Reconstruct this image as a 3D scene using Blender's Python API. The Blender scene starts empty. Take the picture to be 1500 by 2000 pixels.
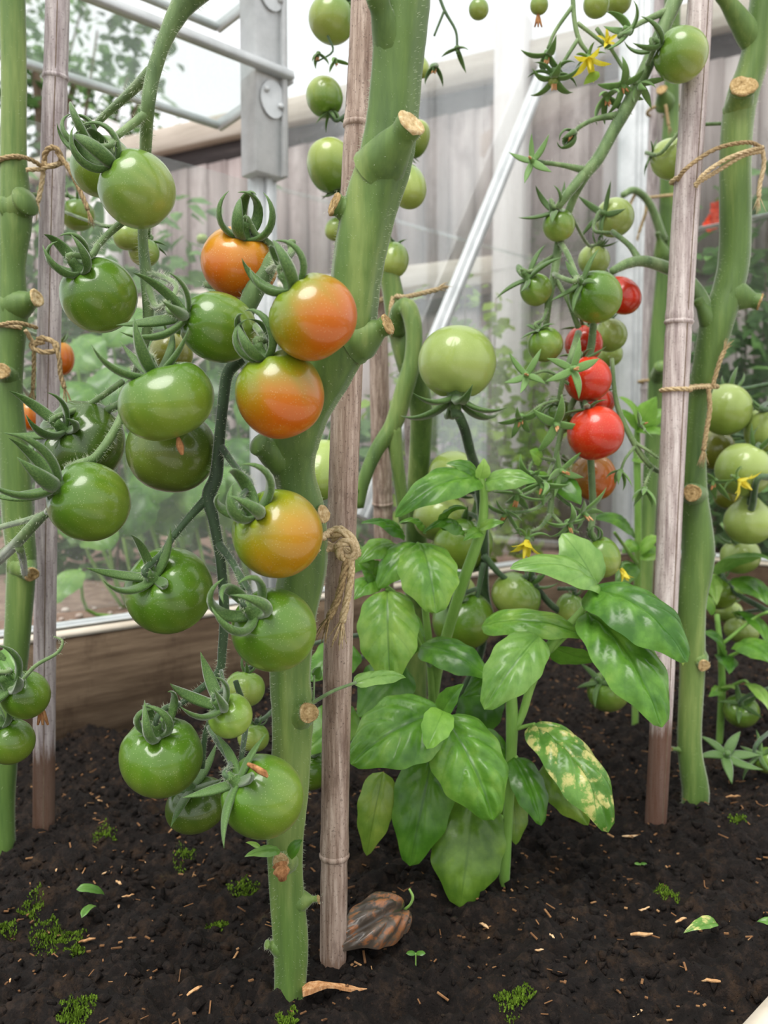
import bpy, math, random
import numpy as np
from mathutils import Vector, Matrix

# ------------------------------------------------------------------ camera, sky, light, exposure
SC = bpy.context.scene
COL = SC.collection
F = 1650.0                     # focal length in pixels of the 1500 x 2000 frame
PITCH = math.atan(100 / F)     # slightly downwards
CAMZ = 0.40

cam_d = bpy.data.cameras.new('camera')
cam = bpy.data.objects.new('camera', cam_d)
COL.objects.link(cam)
cam.location = (0, 0, CAMZ)
cam.rotation_euler = (math.pi / 2 - PITCH, 0, 0)
cam_d.sensor_fit = 'VERTICAL'
cam_d.sensor_height = 36.0
cam_d.lens = F / 2000 * 36.0
cam_d.clip_start = 0.02
cam_d.dof.use_dof = True
cam_d.dof.focus_distance = 0.62
cam_d.dof.aperture_fstop = 8.0
SC.camera = cam

SC.view_settings.view_transform = 'Standard'
SC.view_settings.look = 'None'
SC.view_settings.gamma = 1.0
SC.view_settings.use_curve_mapping = False
SC.view_settings.exposure = 0.33

world = bpy.data.worlds.new('sky')
SC.world = world
world.use_nodes = True
wn = world.node_tree
wn.nodes.clear()
w_out = wn.nodes.new('ShaderNodeOutputWorld')
w_bg = wn.nodes.new('ShaderNodeBackground')
w_tc = wn.nodes.new('ShaderNodeTexCoord')
w_sep = wn.nodes.new('ShaderNodeSeparateXYZ')
w_rmp = wn.nodes.new('ShaderNodeValToRGB')
wn.links.new(w_tc.outputs['Generated'], w_sep.inputs[0])
wn.links.new(w_sep.outputs['Z'], w_rmp.inputs[0])
wn.links.new(w_rmp.outputs[0], w_bg.inputs[0])
wn.links.new(w_bg.outputs[0], w_out.inputs[0])
w_rmp.color_ramp.elements[0].position = 0.0      # overcast: horizon dimmer than the zenith
w_rmp.color_ramp.elements[0].color = (0.90, 0.92, 0.96, 1)
w_rmp.color_ramp.elements[1].position = 0.9
w_rmp.color_ramp.elements[1].color = (1.0, 1.0, 1.0, 1)
w_bg.inputs[1].default_value = 1.18

sun_d = bpy.data.lights.new('sun', 'SUN')        # the bright patch of the overcast sky
sun_d.energy = 2.7
sun_d.angle = math.radians(34)
sun_d.color = (1.0, 0.97, 0.92)
sun = bpy.data.objects.new('sun', sun_d)
COL.objects.link(sun)
sun.rotation_euler = (math.radians(30), 0, math.radians(-22))

# ------------------------------------------------------------------ helpers
rnd = random.Random(7)
cs, sn = math.cos(PITCH), math.sin(PITCH)

def P(px, py, d):
    """point seen at pixel (px, py), d metres away along +Y"""
    cx, cy = (px - 750) / F, (1000 - py) / F
    dv = Vector((cx, cs + cy * sn, -sn + cy * cs))
    s = d / dv.y
    return Vector((dv.x * s, d, CAMZ + dv.z * s))

def G(px, py, z=0.0):
    cx, cy = (px - 750) / F, (1000 - py) / F
    dv = Vector((cx, cs + cy * sn, -sn + cy * cs))
    s = (z - CAMZ) / dv.z
    return Vector((dv.x * s, dv.y * s, z))

def S(px, d):
    return px * d / F

def lin(r, g, b):
    def f(c):
        c /= 255.0
        return c / 12.92 if c <= 0.04045 else ((c + 0.055) / 1.055) ** 2.4
    return (f(r), f(g), f(b), 1.0)

def smooth(a, b, x):
    t = np.clip((x - a) / (b - a), 0, 1)
    return t * t * (3 - 2 * t)

class MB:
    """collects shapes, links them as one mesh object"""
    def __init__(self):
        self.v = []; self.f = []; self.uv = None; self.col = None
    def add(self, verts, faces):
        o = len(self.v)
        self.v.extend(verts)
        self.f.extend([tuple(i + o for i in f) for f in faces])
        return o
    def mesh(self, name, origin=Vector((0, 0, 0)), smooth_on=True):
        me = bpy.data.meshes.new(name)
        me.from_pydata([tuple(Vector(p) - origin) for p in self.v], [], self.f)
        if smooth_on:
            me.polygons.foreach_set('use_smooth', [True] * len(me.polygons))
        if self.uv is not None:
            ul = me.uv_layers.new(name='UVMap')
            idx = np.empty(len(me.loops), dtype=np.int32)
            me.loops.foreach_get('vertex_index', idx)
            ul.data.foreach_set('uv', np.asarray(self.uv, dtype=np.float32)[idx].ravel())
        if self.col is not None:
            ca = me.color_attributes.new('Col', 'FLOAT_COLOR', 'POINT')
            ca.data.foreach_set('color', np.asarray(self.col, dtype=np.float32).ravel())
        return me
    def build(self, name, mat, parent=None, origin=None, smooth_on=True):
        if origin is None:
            origin = WORLDLOC.get(parent.name, Vector((0, 0, 0))) if parent else Vector((0, 0, 0))
        me = self.mesh(name, origin, smooth_on)
        me.materials.append(mat)
        return link(name, me, parent)

WORLDLOC = {}
def link(name, me, parent=None):
    o = bpy.data.objects.new(name, me)
    COL.objects.link(o)
    if parent:
        o.parent = parent
        WORLDLOC[o.name] = WORLDLOC.get(parent.name, Vector((0, 0, 0)))
    return o

def tag(o, label=None, cat=None, group=None, kind=None):
    if label: o['label'] = label
    if cat: o['category'] = cat
    if group: o['group'] = group
    if kind: o['kind'] = kind
    return o

def empty(name, loc, label=None, cat=None, group=None, kind=None):
    o = bpy.data.objects.new(name, None)
    o.empty_display_size = 0.02
    COL.objects.link(o)
    o.location = loc
    WORLDLOC[o.name] = Vector(loc)
    return tag(o, label, cat, group, kind)

def catmull(arr, sub):
    arr = np.asarray(arr, float)
    if len(arr) < 3:
        return np.array([arr[0] + (arr[-1] - arr[0]) * t for t in np.linspace(0, 1, sub * 2 + 1)])
    ext = np.vstack([2 * arr[0] - arr[1], arr, 2 * arr[-1] - arr[-2]])
    out = []
    for i in range(1, len(ext) - 2):
        p0, p1, p2, p3 = ext[i - 1:i + 3]
        for k in range(sub):
            t = k / sub
            out.append(0.5 * (2 * p1 + (p2 - p0) * t + (2 * p0 - 5 * p1 + 4 * p2 - p3) * t * t + (3 * p1 - p0 - 3 * p2 + p3) * t ** 3))
    out.append(ext[-2])
    return np.array(out)

def tube(mb, pts, seg=10, sub=5, ridges=0, amp=0.0, wob=0.0, cap=True, seed=0, flat=1.0):
    """pts: list of (Vector, radius). Returns the sampled rings (centre, e1, e2, radius)"""
    a = catmull([(p[0][0], p[0][1], p[0][2], p[1]) for p in pts], sub)
    C, R = a[:, :3], np.maximum(a[:, 3], 1e-5)
    T = np.gradient(C, axis=0)
    T /= np.maximum(np.linalg.norm(T, axis=1, keepdims=True), 1e-9)
    ref = np.array([0.31, -0.9, 0.2])
    if abs(np.dot(ref, T[0])) > 0.9: ref = np.array([1.0, 0.1, 0.0])
    e1 = np.cross(T[0], ref); e1 /= np.linalg.norm(e1)
    rs = np.random.RandomState(seed + 1)
    ph = rs.rand() * 6.28
    ang = np.linspace(0, 2 * math.pi, seg, endpoint=False)
    rings = []; verts = []; faces = []
    n = len(C)
    for i in range(n):
        e1 = e1 - T[i] * np.dot(e1, T[i]); e1 /= max(np.linalg.norm(e1), 1e-9)
        e2 = np.cross(T[i], e1)
        rr = R[i] * (1 + amp * np.cos(ridges * ang + ph + 0.04 * i)) if ridges else R[i] * np.ones(seg)
        if wob: rr = rr * (1 + wob * math.sin(i * 1.7 + ph) * 0.5 + wob * rs.uniform(-.5, .5))
        ring = C[i] + np.outer(np.cos(ang) * rr, e1) + np.outer(np.sin(ang) * rr * flat, e2)
        verts.extend(ring.tolist())
        rings.append((C[i].copy(), e1.copy(), e2.copy(), R[i], T[i].copy()))
    for i in range(n - 1):
        for k in range(seg):
            k2 = (k + 1) % seg
            faces.append((i * seg + k, i * seg + k2, (i + 1) * seg + k2, (i + 1) * seg + k))
    if cap:
        a0 = len(verts); verts.append((C[0] - T[0] * R[0] * 0.35).tolist())
        a1 = len(verts); verts.append((C[-1] + T[-1] * R[-1] * 0.35).tolist())
        for k in range(seg):
            k2 = (k + 1) % seg
            faces.append((a0, k2, k))
            faces.append((a1, (n - 1) * seg + k, (n - 1) * seg + k2))
    mb.add(verts, faces)
    return rings

def pxs(lst, dflt=None):
    """[(px, py, width_px, d)] -> [(Vector, radius)]"""
    out = []
    for q in lst:
        d = q[3] if len(q) > 3 else dflt
        out.append((P(q[0], q[1], d), S(q[2], d) * 0.5))
    return out

def hairs(mb, rings, count, length, w=0.00010, rs=None):
    rs = rs or random.Random(3)
    V = []; Fc = []
    for _ in range(count):
        c, e1, e2, r, t = rings[rs.randrange(len(rings))]
        a = rs.uniform(0, 6.283)
        dr = e1 * math.cos(a) + e2 * math.sin(a)
        c = c + t * rs.uniform(-.004, .004)
        base = c + dr * r * 0.97
        tip = base + (dr + t * rs.uniform(-.35, .35) + np.array([rs.uniform(-.2, .2), 0, rs.uniform(-.2, .2)])) * length * rs.uniform(.5, 1.15)
        side = np.cross(dr, np.array([0, 1.0, 0]))
        nn = np.linalg.norm(side)
        side = side / nn if nn > 1e-3 else t
        i = len(V)
        V += [(base - side * w).tolist(), (base + side * w).tolist(), tip.tolist()]
        Fc.append((i, i + 1, i + 2))
    mb.add(V, Fc)

def box(mb, c, ax, ay, az, hx, hy, hz):
    """oriented box: centre, three unit axes, half sizes"""
    c, ax, ay, az = map(Vector, (c, ax, ay, az))
    v = [c + ax * hx * sx + ay * hy * sy + az * hz * sz for sz in (-1, 1) for sy in (-1, 1) for sx in (-1, 1)]
    mb.add([tuple(p) for p in v], [(0, 2, 3, 1), (4, 5, 7, 6), (0, 1, 5, 4), (2, 6, 7, 3), (0, 4, 6, 2), (1, 3, 7, 5)])

def bevel(o, w, seg=1):
    m = o.modifiers.new('bevel', 'BEVEL'); m.width = w; m.segments = seg; m.limit_method = 'ANGLE'
    return o

NTAB = {}
def vnoise(x, y, seed):
    if seed not in NTAB: NTAB[seed] = np.random.RandomState(seed).rand(256, 256)
    tab = NTAB[seed]
    xi = np.floor(x).astype(int); yi = np.floor(y).astype(int)
    fx = x - xi; fy = y - yi
    fx = fx * fx * (3 - 2 * fx); fy = fy * fy * (3 - 2 * fy)
    g = lambda i, j: tab[i % 256, j % 256]
    return (g(xi, yi) * (1 - fx) + g(xi + 1, yi) * fx) * (1 - fy) + (g(xi, yi + 1) * (1 - fx) + g(xi + 1, yi + 1) * fx) * fy

# ------------------------------------------------------------------ materials
class NT:
    def __init__(self, name):
        self.m = bpy.data.materials.new(name); self.m.use_nodes = True
        self.t = self.m.node_tree; self.t.nodes.clear()
        self.out = self.n('ShaderNodeOutputMaterial')
    def n(self, typ, **kw):
        nd = self.t.nodes.new(typ)
        for k, v in kw.items():
            if isinstance(k, str) and hasattr(nd, k): setattr(nd, k, v)
        return nd
    def l(self, a, b): self.t.links.new(a, b)
    def noise(self, scale, detail=4, rough=.6, vec=None):
        nd = self.n('ShaderNodeTexNoise')
        nd.inputs['Scale'].default_value = scale; nd.inputs['Detail'].default_value = detail
        nd.inputs['Roughness'].default_value = rough
        if vec is not None: self.l(vec, nd.inputs['Vector'])
        return nd.outputs['Fac']
    def coord(self, which='Object', scale=None):
        tc = self.n('ShaderNodeTexCoord').outputs[which]
        if scale:
            mp = self.n('ShaderNodeMapping'); mp.inputs['Scale'].default_value = scale
            self.l(tc, mp.inputs['Vector']); return mp.outputs[0]
        return tc
    def ramp(self, fac, stops):
        r = self.n('ShaderNodeValToRGB'); els = r.color_ramp.elements
        while len(els) < len(stops): els.new(0.5)
        for e, (p, c) in zip(els, stops): e.position = p; e.color = c
        self.l(fac, r.inputs[0]); return r.outputs[0]
    def mix(self, fac, a, b, mode='MIX'):
        m = self.n('ShaderNodeMix'); m.data_type = 'RGBA'; m.blend_type = mode
        for s, v in ((m.inputs[0], fac), (m.inputs[6], a), (m.inputs[7], b)):
            if hasattr(v, 'is_linked') or isinstance(v, bpy.types.NodeSocket): self.l(v, s)
            else: s.default_value = v
        return m.outputs[2]
    def math(self, op, a, b=None):
        m = self.n('ShaderNodeMath'); m.operation = op
        for s, v in ((m.inputs[0], a), (m.inputs[1], b)):
            if v is None: continue
            if isinstance(v, bpy.types.NodeSocket): self.l(v, s)
            else: s.default_value = v
        return m.outputs[0]
    def bump(self, h, strength=.3, dist=.002):
        b = self.n('ShaderNodeBump'); b.inputs['Strength'].default_value = strength
        b.inputs['Distance'].default_value = dist; self.l(h, b.inputs['Height']); return b.outputs[0]
    def bsdf(self, col, rough=.5, spec=.5, normal=None, **kw):
        b = self.n('ShaderNodeBsdfPrincipled')
        if isinstance(col, bpy.types.NodeSocket): self.l(col, b.inputs['Base Color'])
        else: b.inputs['Base Color'].default_value = col
        if isinstance(rough, bpy.types.NodeSocket): self.l(rough, b.inputs['Roughness'])
        else: b.inputs['Roughness'].default_value = rough
        b.inputs['Specular IOR Level'].default_value = spec
        if normal is not None: self.l(normal, b.inputs['Normal'])
        for k, v in kw.items():
            b.inputs[k.replace('_', ' ')].default_value = v
        return b.outputs[0]
    def done(self, sh):
        self.l(sh, self.out.inputs[0]); return self.m

def leafmix(t, sh, col, fac):
    tr = t.n('ShaderNodeBsdfTranslucent')
    t.l(col, tr.inputs[0]) if isinstance(col, bpy.types.NodeSocket) else setattr(tr.inputs[0], 'default_value', col)
    mx = t.n('ShaderNodeMixShader'); mx.inputs[0].default_value = fac
    t.l(sh, mx.inputs[1]); t.l(tr.outputs[0], mx.inputs[2])
    return mx.outputs[0]

def m_tomato():
    t = NT('tomato_skin')
    at = t.n('ShaderNodeAttribute'); at.attribute_name = 'Col'
    oc = t.coord('Object')
    fine = t.noise(900, 2, .5, oc)
    blot = t.noise(60, 4, .6, oc)
    c = t.mix(t.math('MULTIPLY', blot, .55), at.outputs['Color'], (.06, .085, .008, 1))
    c = t.mix(.45, at.outputs['Color'], c)
    vo = t.n('ShaderNodeTexVoronoi'); vo.inputs['Scale'].default_value = 650; t.l(oc, vo.inputs['Vector'])
    dots = t.math('LESS_THAN', vo.outputs['Distance'], .16)
    c = t.mix(t.math('MULTIPLY', dots, .22), c, (.75, .8, .45, 1))
    b = t.bump(fine, .12, .0003)
    return t.done(t.bsdf(c, .30, .38, b, Sheen_Weight=.02, Sheen_Roughness=.4, Coat_Weight=.45, Coat_Roughness=.09))
def m_plant(name, c1, c2, c3, rough=.6, sheen=.5, scale=60, tr=0.0, streak=(1, 1, .25)):
    t = NT(name)
    v = t.coord('Object', streak)
    f = t.noise(scale, 5, .65, v)
    c = t.ramp(f, [(.30, c1), (.52, c2), (.74, c3)])
    b = t.bump(t.noise(scale * 6, 3, .6), .25, .0006)
    sh = t.bsdf(c, rough, .4, b, Sheen_Weight=sheen, Sheen_Roughness=.35)
    if tr: sh = leafmix(t, sh, c, tr)
    return t.done(sh)
def m_leaf(name, dark, mid, light, patch=None, tr=.3, rough=.30):
    t = NT(name)
    uv = t.n('ShaderNodeUVMap'); sep = t.n('ShaderNodeSeparateXYZ'); t.l(uv.outputs[0], sep.inputs[0])
    u, v = sep.outputs[0], sep.outputs[1]
    av = t.math('MULTIPLY', t.math('ABSOLUTE', t.math('SUBTRACT', v, .5)), 2.0)
    rib = t.math('LESS_THAN', av, .035)
    s = t.math('SUBTRACT', u, t.math('MULTIPLY', av, .34))
    w = t.math('ABSOLUTE', t.math('SINE', t.math('MULTIPLY', s, 4.6 * math.pi)))
    lat = t.math('MULTIPLY', t.math('SUBTRACT', 1.0, t.math('MINIMUM', t.math('MULTIPLY', w, 5.0), 1.0)), .7)
    oi = t.n('ShaderNodeObjectInfo')
    n = t.noise(38, 4, .6, t.coord('Object'))
    n2 = t.math('ADD', t.math('MULTIPLY', t.math('SUBTRACT', oi.outputs['Random'], .5), .35), n)
    c = t.ramp(n2, [(.25, dark), (.5, mid), (.78, light)])
    if patch:
        pn = t.noise(75, 5, .7, t.coord('Object'))
        pn = t.math('MULTIPLY', pn, t.math('ADD', t.math('MULTIPLY', t.math('MINIMUM', t.math('MULTIPLY', w, 2.2), 1.0), .3), .72))
        pm = t.ramp(pn, [(.50, (0, 0, 0, 1)), (.60, (.85, .85, .85, 1))])
        c = t.mix(pm, c, patch)
    vein = t.math('MINIMUM', t.math('ADD', rib, t.math('MULTIPLY', lat, .6)), 1.0)
    c = t.mix(t.math('MULTIPLY', vein, .45), c, dark)
    b = t.bump(t.noise(500, 3, .6, t.coord('Object')), .15, .0004)
    sh = t.bsdf(c, rough, .5, b)
    return t.done(leafmix(t, sh, t.mix(.5, c, light), tr))
def m_cane(name, c1, c2, c3, brown, zb, bw=.6):
    t = NT(name)
    v = t.coord('Object', (1, 1, .06))
    f = t.noise(220, 6, .7, v)
    c = t.ramp(f, [(.36, c1), (.5, c2), (.64, c3)])
    bl = t.ramp(t.noise(45, 5, .75, t.coord('Object', (1, 1, .35))), [(.50, (0, 0, 0, 1)), (.64, (1, 1, 1, 1))])
    c = t.mix(t.math('MULTIPLY', bl, bw), c, lin(92, 72, 62))
    sp = t.ramp(t.noise(600, 2, .5, t.coord('Object')), [(.62, (0, 0, 0, 1)), (.7, (1, 1, 1, 1))])
    c = t.mix(t.math('MULTIPLY', sp, .55), c, lin(60, 45, 40))
    sep = t.n('ShaderNodeSeparateXYZ'); t.l(t.coord('Object'), sep.inputs[0])
    zz = t.math('ADD', sep.outputs[2], t.math('MULTIPLY', t.math('SUBTRACT', f, .5), .05))
    low = t.ramp(t.math('MULTIPLY', zz, 1.0 / zb), [(.8, (1, 1, 1, 1)), (1.0, (0, 0, 0, 1))])   # soil-stained foot
    c = t.mix(t.math('MULTIPLY', low, .88), c, brown)
    return t.done(t.bsdf(c, .55, .35, t.bump(f, .4, .0008)))
def m_wood(name, cols, scale=30, stretch=(1, 1, .05), rough=.8, blot=None):
    t = NT(name)
    f = t.noise(scale, 6, .7, t.coord('Object', stretch))
    oi = t.n('ShaderNodeObjectInfo')
    f2 = t.math('ADD', f, t.math('MULTIPLY', t.math('SUBTRACT', oi.outputs['Random'], .5), .22))
    c = t.ramp(f2, [(.28, cols[0]), (.5, cols[1]), (.72, cols[2])])
    if blot:
        c = t.mix(t.ramp(t.noise(9, 5, .7, t.coord('Object', (1, 1, .5))), [(.5, (0, 0, 0, 1)), (.68, (.8, .8, .8, 1))]), c, blot)
    return t.done(t.bsdf(c, rough, .25, t.bump(f, .5, .002)))
def m_plain(name, c1, c2, scale=50, rough=.7, spec=.3, metal=0.0, bumpd=.001):
    t = NT(name)
    f = t.noise(scale, 5, .65, t.coord('Object'))
    c = t.ramp(f, [(.3, c1), (.7, c2)])
    return t.done(t.bsdf(c, rough, spec, t.bump(f, .3, bumpd), Metallic=metal))
def m_soil():
    t = NT('dark_soil')
    o = t.coord('Object')
    a = t.noise(90, 8, .75, o); b = t.noise(420, 4, .7, o); g = t.noise(14, 4, .6, o)
    c = t.ramp(a, [(.3, lin(11, 8, 7)), (.52, lin(29, 23, 20)), (.7, lin(60, 48, 40))])
    fl = t.ramp(b, [(.66, (0, 0, 0, 1)), (.74, (1, 1, 1, 1))])
    c = t.mix(t.math('MULTIPLY', fl, .6), c, lin(132, 100, 70))
    br = t.ramp(t.noise(28, 6, .8, o), [(.52, (0, 0, 0, 1)), (.66, (1, 1, 1, 1))])
    c = t.mix(t.math('MULTIPLY', br, .5), c, lin(78, 58, 40))
    gm = t.ramp(t.math('MULTIPLY', g, a), [(.36, (0, 0, 0, 1)), (.46, (1, 1, 1, 1))])
    c = t.mix(t.math('MULTIPLY', gm, .35), c, lin(70, 72, 34))
    bp = t.n('ShaderNodeBump'); bp.inputs['Strength'].default_value = .9; bp.inputs['Distance'].default_value = .006
    t.l(t.math('ADD', a, t.math('MULTIPLY', b, .5)), bp.inputs['Height'])
    return t.done(t.bsdf(c, .72, .22, bp.outputs[0]))
def m_glass(name='hazy_dusty_glass', lo=.03, hi=.10):
    t = NT(name)
    tr = t.n('ShaderNodeBsdfTransparent'); tr.inputs[0].default_value = (.96, .98, .97, 1)
    gl = t.n('ShaderNodeBsdfGlossy'); gl.inputs['Roughness'].default_value = .04
    fr = t.n('ShaderNodeFresnel'); fr.inputs[0].default_value = 1.4
    m1 = t.n('ShaderNodeMixShader'); t.l(t.math('MULTIPLY', fr.outputs[0], .3), m1.inputs[0]); t.l(tr.outputs[0], m1.inputs[1]); t.l(gl.outputs[0], m1.inputs[2])
    tl = t.n('ShaderNodeBsdfTranslucent'); tl.inputs[0].default_value = (.92, .93, .96, 1)
    n = t.noise(5, 6, .65, t.coord('Object'))
    sp = t.ramp(t.noise(240, 2, .5, t.coord('Object')), [(.68, (0, 0, 0, 1)), (.74, (.35, .35, .35, 1))])
    d = t.ramp(n, [(.3, (lo, lo, lo, 1)), (.7, (hi, hi, hi, 1))])  # whitish film: dust, with the haze and flare also put into the glass
    m2 = t.n('ShaderNodeMixShader'); t.l(t.math('MAXIMUM', d, sp), m2.inputs[0]); t.l(m1.outputs[0], m2.inputs[1]); t.l(tl.outputs[0], m2.inputs[2])
    return t.done(m2.outputs[0])

M = {}
M['tomato'] = m_tomato()
M['stem'] = m_plant('tomato_stem', lin(56, 84, 34), lin(88, 116, 52), lin(136, 154, 84), .5, .35, 34, streak=(1, 1, .1))
M['truss'] = m_plant('tomato_truss', lin(66, 92, 50), lin(98, 124, 74), lin(132, 152, 104), .6, .6, 60)
M['dtruss'] = m_plant('dark_truss', lin(36, 52, 34), lin(60, 86, 52), lin(86, 112, 72), .6, .6, 40)
M['sepal'] = m_plant('sepal_green', lin(46, 78, 32), lin(76, 108, 50), lin(114, 142, 76), .5, .5, 90)
M['sepal2'] = m_plant('sepal_light', lin(70, 106, 48), lin(100, 138, 70), lin(138, 168, 100), .5, .5, 90)
M['hair'] = m_plant('plant_hair', lin(205, 215, 180), lin(220, 228, 200), lin(235, 240, 220), .6, 0, 60, tr=.4)
M['cutface'] = m_wood('cut_face', [lin(120, 96, 58), lin(176, 150, 104), lin(214, 196, 156)], 300, (1, 1, 1), .85)
M['basil'] = m_leaf('basil_leaf', lin(54, 102, 28), lin(98, 148, 52), lin(146, 184, 82))
M['basil_dark'] = m_leaf('basil_leaf_dark', lin(48, 92, 22), lin(80, 130, 38), lin(114, 158, 60))
M['basil_pale'] = m_leaf('basil_leaf_pale', lin(62, 110, 38), lin(96, 142, 58), lin(134, 174, 88))
M['basil_yellow'] = m_leaf('basil_leaf_mottled', lin(72, 118, 40), lin(112, 158, 68), lin(150, 184, 92), patch=lin(212, 202, 128))
M['basil_olive'] = m_leaf('basil_leaf_olive', lin(72, 108, 30), lin(110, 146, 52), lin(150, 174, 72))
M['lime'] = m_leaf('lime_leaf', lin(96, 150, 48), lin(140, 190, 78), lin(178, 214, 116), tr=.45)
M['bstem'] = m_plant('basil_stem', lin(104, 150, 60), lin(134, 176, 84), lin(168, 200, 116), .45, .2, 30)
M['twine'] = m_wood('jute_twine', [lin(122, 102, 72), lin(176, 154, 114), lin(212, 194, 158)], 500, (1, 1, 1), .9)
M['cane_c'] = m_cane('cane_brown', lin(120, 98, 84), lin(158, 138, 124), lin(190, 172, 158), lin(128, 104, 88), .012)
M['cane_l'] = m_cane('cane_grey', lin(138, 126, 126), lin(174, 164, 164), lin(204, 196, 194), lin(88, 58, 34), .10, .25)
M['cane_r'] = m_cane('cane_pale', lin(142, 128, 126), lin(180, 168, 164), lin(208, 200, 196), lin(88, 54, 32), .13, .25)
M['soil'] = m_soil()
M['crumb'] = m_plain('soil_crumb', lin(22, 17, 15), lin(84, 66, 54), 140, .75, .3)
M['chip'] = m_wood('wood_chip', [lin(140, 96, 60), lin(196, 154, 108), lin(226, 198, 160)], 200, (1, 1, 1), .7)
M['fleck'] = m_wood('bark_fleck', [lin(70, 48, 32), lin(128, 92, 60), lin(196, 156, 110)], 25, (1, 1, 1), .8)
M['moss'] = m_plain('moss', lin(58, 80, 22), lin(112, 142, 44), 300, .9, .1)
M['ground'] = m_plain('garden_soil', lin(104, 84, 74), lin(156, 134, 120), 30, .9, .1, 0, .01)
M['pebble'] = m_plain('pebble', lin(170, 150, 140), lin(216, 204, 196), 12, .7, .3)
M['paving'] = m_plain('paving', lin(168, 160, 150), lin(204, 198, 188), 60, .85, .2)
M['board'] = m_wood('weathered_board', [lin(46, 36, 28), lin(86, 70, 54), lin(124, 106, 86)], 22, (.12, .12, 1.6), .85, lin(52, 36, 24))
M['boardtop'] = m_wood('board_top', [lin(188, 176, 158), lin(212, 202, 186), lin(228, 220, 206)], 30, (.2, .2, 1), .8)
M['fence'] = m_wood('fence_board', [lin(120, 108, 106), lin(156, 144, 142), lin(186, 176, 174)], 16, (1, 1, .06), .9, lin(112, 98, 96))
M['fencecap'] = m_wood('fence_cap', [lin(150, 140, 128), lin(184, 174, 162), lin(206, 198, 188)], 16, (.1, .1, 1), .9)
M['fenceshade'] = m_wood('fence_shadow', [lin(52, 48, 48), lin(78, 72, 72), lin(104, 96, 94)], 16, (.1, .1, 1), .9)  # dark tone paints the shadow gaps of the fence
M['fencepost'] = m_wood('fence_post', [lin(188, 182, 182), lin(208, 202, 202), lin(224, 220, 220)], 14, (1, 1, .1), .9)
M['alu'] = m_plain('aluminium', lin(182, 187, 188), lin(214, 218, 219), 16, .45, .5, .2)
M['glass'] = m_glass()
M['louvre_glass'] = m_glass('louvre_glass', .02, .07)
M['foliage'] = m_plant('foliage_blue_green', lin(64, 98, 50), lin(108, 144, 84), lin(156, 186, 124), .6, 0, 8, tr=.35, streak=(1, 1, 1))
M['foliage_lime'] = m_plant('foliage_lime', lin(104, 142, 40), lin(148, 180, 62), lin(188, 212, 96), .6, 0, 8, tr=.4, streak=(1, 1, 1))
M['foliage_dark'] = m_plant('foliage_dark', lin(40, 70, 34), lin(70, 104, 52), lin(110, 146, 84), .6, 0, 6, tr=.35, streak=(1, 1, 1))
M['twig'] = m_plain('twig', lin(88, 74, 60), lin(128, 110, 92), 60, .85)
M['petal'] = m_plant('yellow_petal', lin(226, 206, 40), lin(242, 226, 70), lin(250, 240, 120), .5, 0, 80, tr=.3)
M['redpetal'] = m_plant('red_petal', lin(206, 48, 26), lin(226, 76, 40), lin(240, 110, 70), .5, 0, 80, tr=.3)
M['dry'] = m_wood('dried_flower', [lin(120, 78, 46), lin(178, 128, 84), lin(212, 172, 128)], 300, (1, 1, .3), .9)
M['deadleaf'] = m_leaf('dead_leaf', lin(70, 62, 54), lin(112, 100, 88), lin(150, 134, 112), patch=lin(158, 102, 62), tr=.1, rough=.3)

# ------------------------------------------------------------------ greenhouse layout (plan)
CORNER = Vector((0.66, 2.29, 0))
EA = Vector((-0.718, -0.696, 0))       # along the left glass wall, away from the corner
EB = Vector((0.696, -0.718, 0))        # along the right glass wall; also across the bed
OUTA = -EB                              # outwards through the left wall
OUTB = -EA
UP = Vector((0, 0, 1))
def W(a, b, z=0.0):
    return CORNER + EA * a + EB * b + UP * z
def a_of(px):
    """distance along the left wall of the wall point seen in pixel column px"""
    k = (px - 750) / F
    return (k * CORNER.y - CORNER.x) / (EA.x - k * EA.y)
BEDW = (G(1500, 1946, .03) - CORNER).dot(EB) - .004

# soil bed: a displaced sheet
NA, NB = 900, 280
aa, bb = np.meshgrid(np.linspace(0.0, 3.1, NA), np.linspace(0.0, BEDW, NB), indexing='ij')
def soil_h(a, b):
    h = (vnoise(a * 6, b * 6, 1) - .5) * .024 + (vnoise(a * 17, b * 17, 2) - .5) * .018
    h += (vnoise(a * 48, b * 48, 3) - .5) * .016 + (vnoise(a * 110, b * 110, 4) - .5) * .011 + (vnoise(a * 210, b * 210, 5) - .5) * .008
    return h
hh = soil_h(aa, bb)
xyz = np.stack([CORNER.x + EA.x * aa + EB.x * bb, CORNER.y + EA.y * aa + EB.y * bb, hh], -1).reshape(-1, 3)
ii = np.arange(NA * NB).reshape(NA, NB)
quads = np.stack([ii[:-1, :-1], ii[1:, :-1], ii[1:, 1:], ii[:-1, 1:]], -1).reshape(-1, 4)
def np_mesh(name, verts, quads, mat):
    me = bpy.data.meshes.new(name)
    me.vertices.add(len(verts)); me.vertices.foreach_set('co', verts.astype(np.float32).ravel())
    me.loops.add(quads.size); me.loops.foreach_set('vertex_index', quads.astype(np.int32).ravel())
    me.polygons.add(len(quads))
    me.polygons.foreach_set('loop_start', np.arange(0, quads.size, quads.shape[1], dtype=np.int32))
    me.polygons.foreach_set('loop_total', np.full(len(quads), quads.shape[1], dtype=np.int32))
    me.update(calc_edges=True); me.validate()
    me.polygons.foreach_set('use_smooth', [True] * len(me.polygons))
    me.materials.append(mat)
    return me
soil = link('soil_bed', np_mesh('soil_bed', xyz, quads[:, ::-1], M['soil']))
tag(soil, 'dark crumbly soil of the greenhouse bed', None, None, 'structure')
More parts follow.
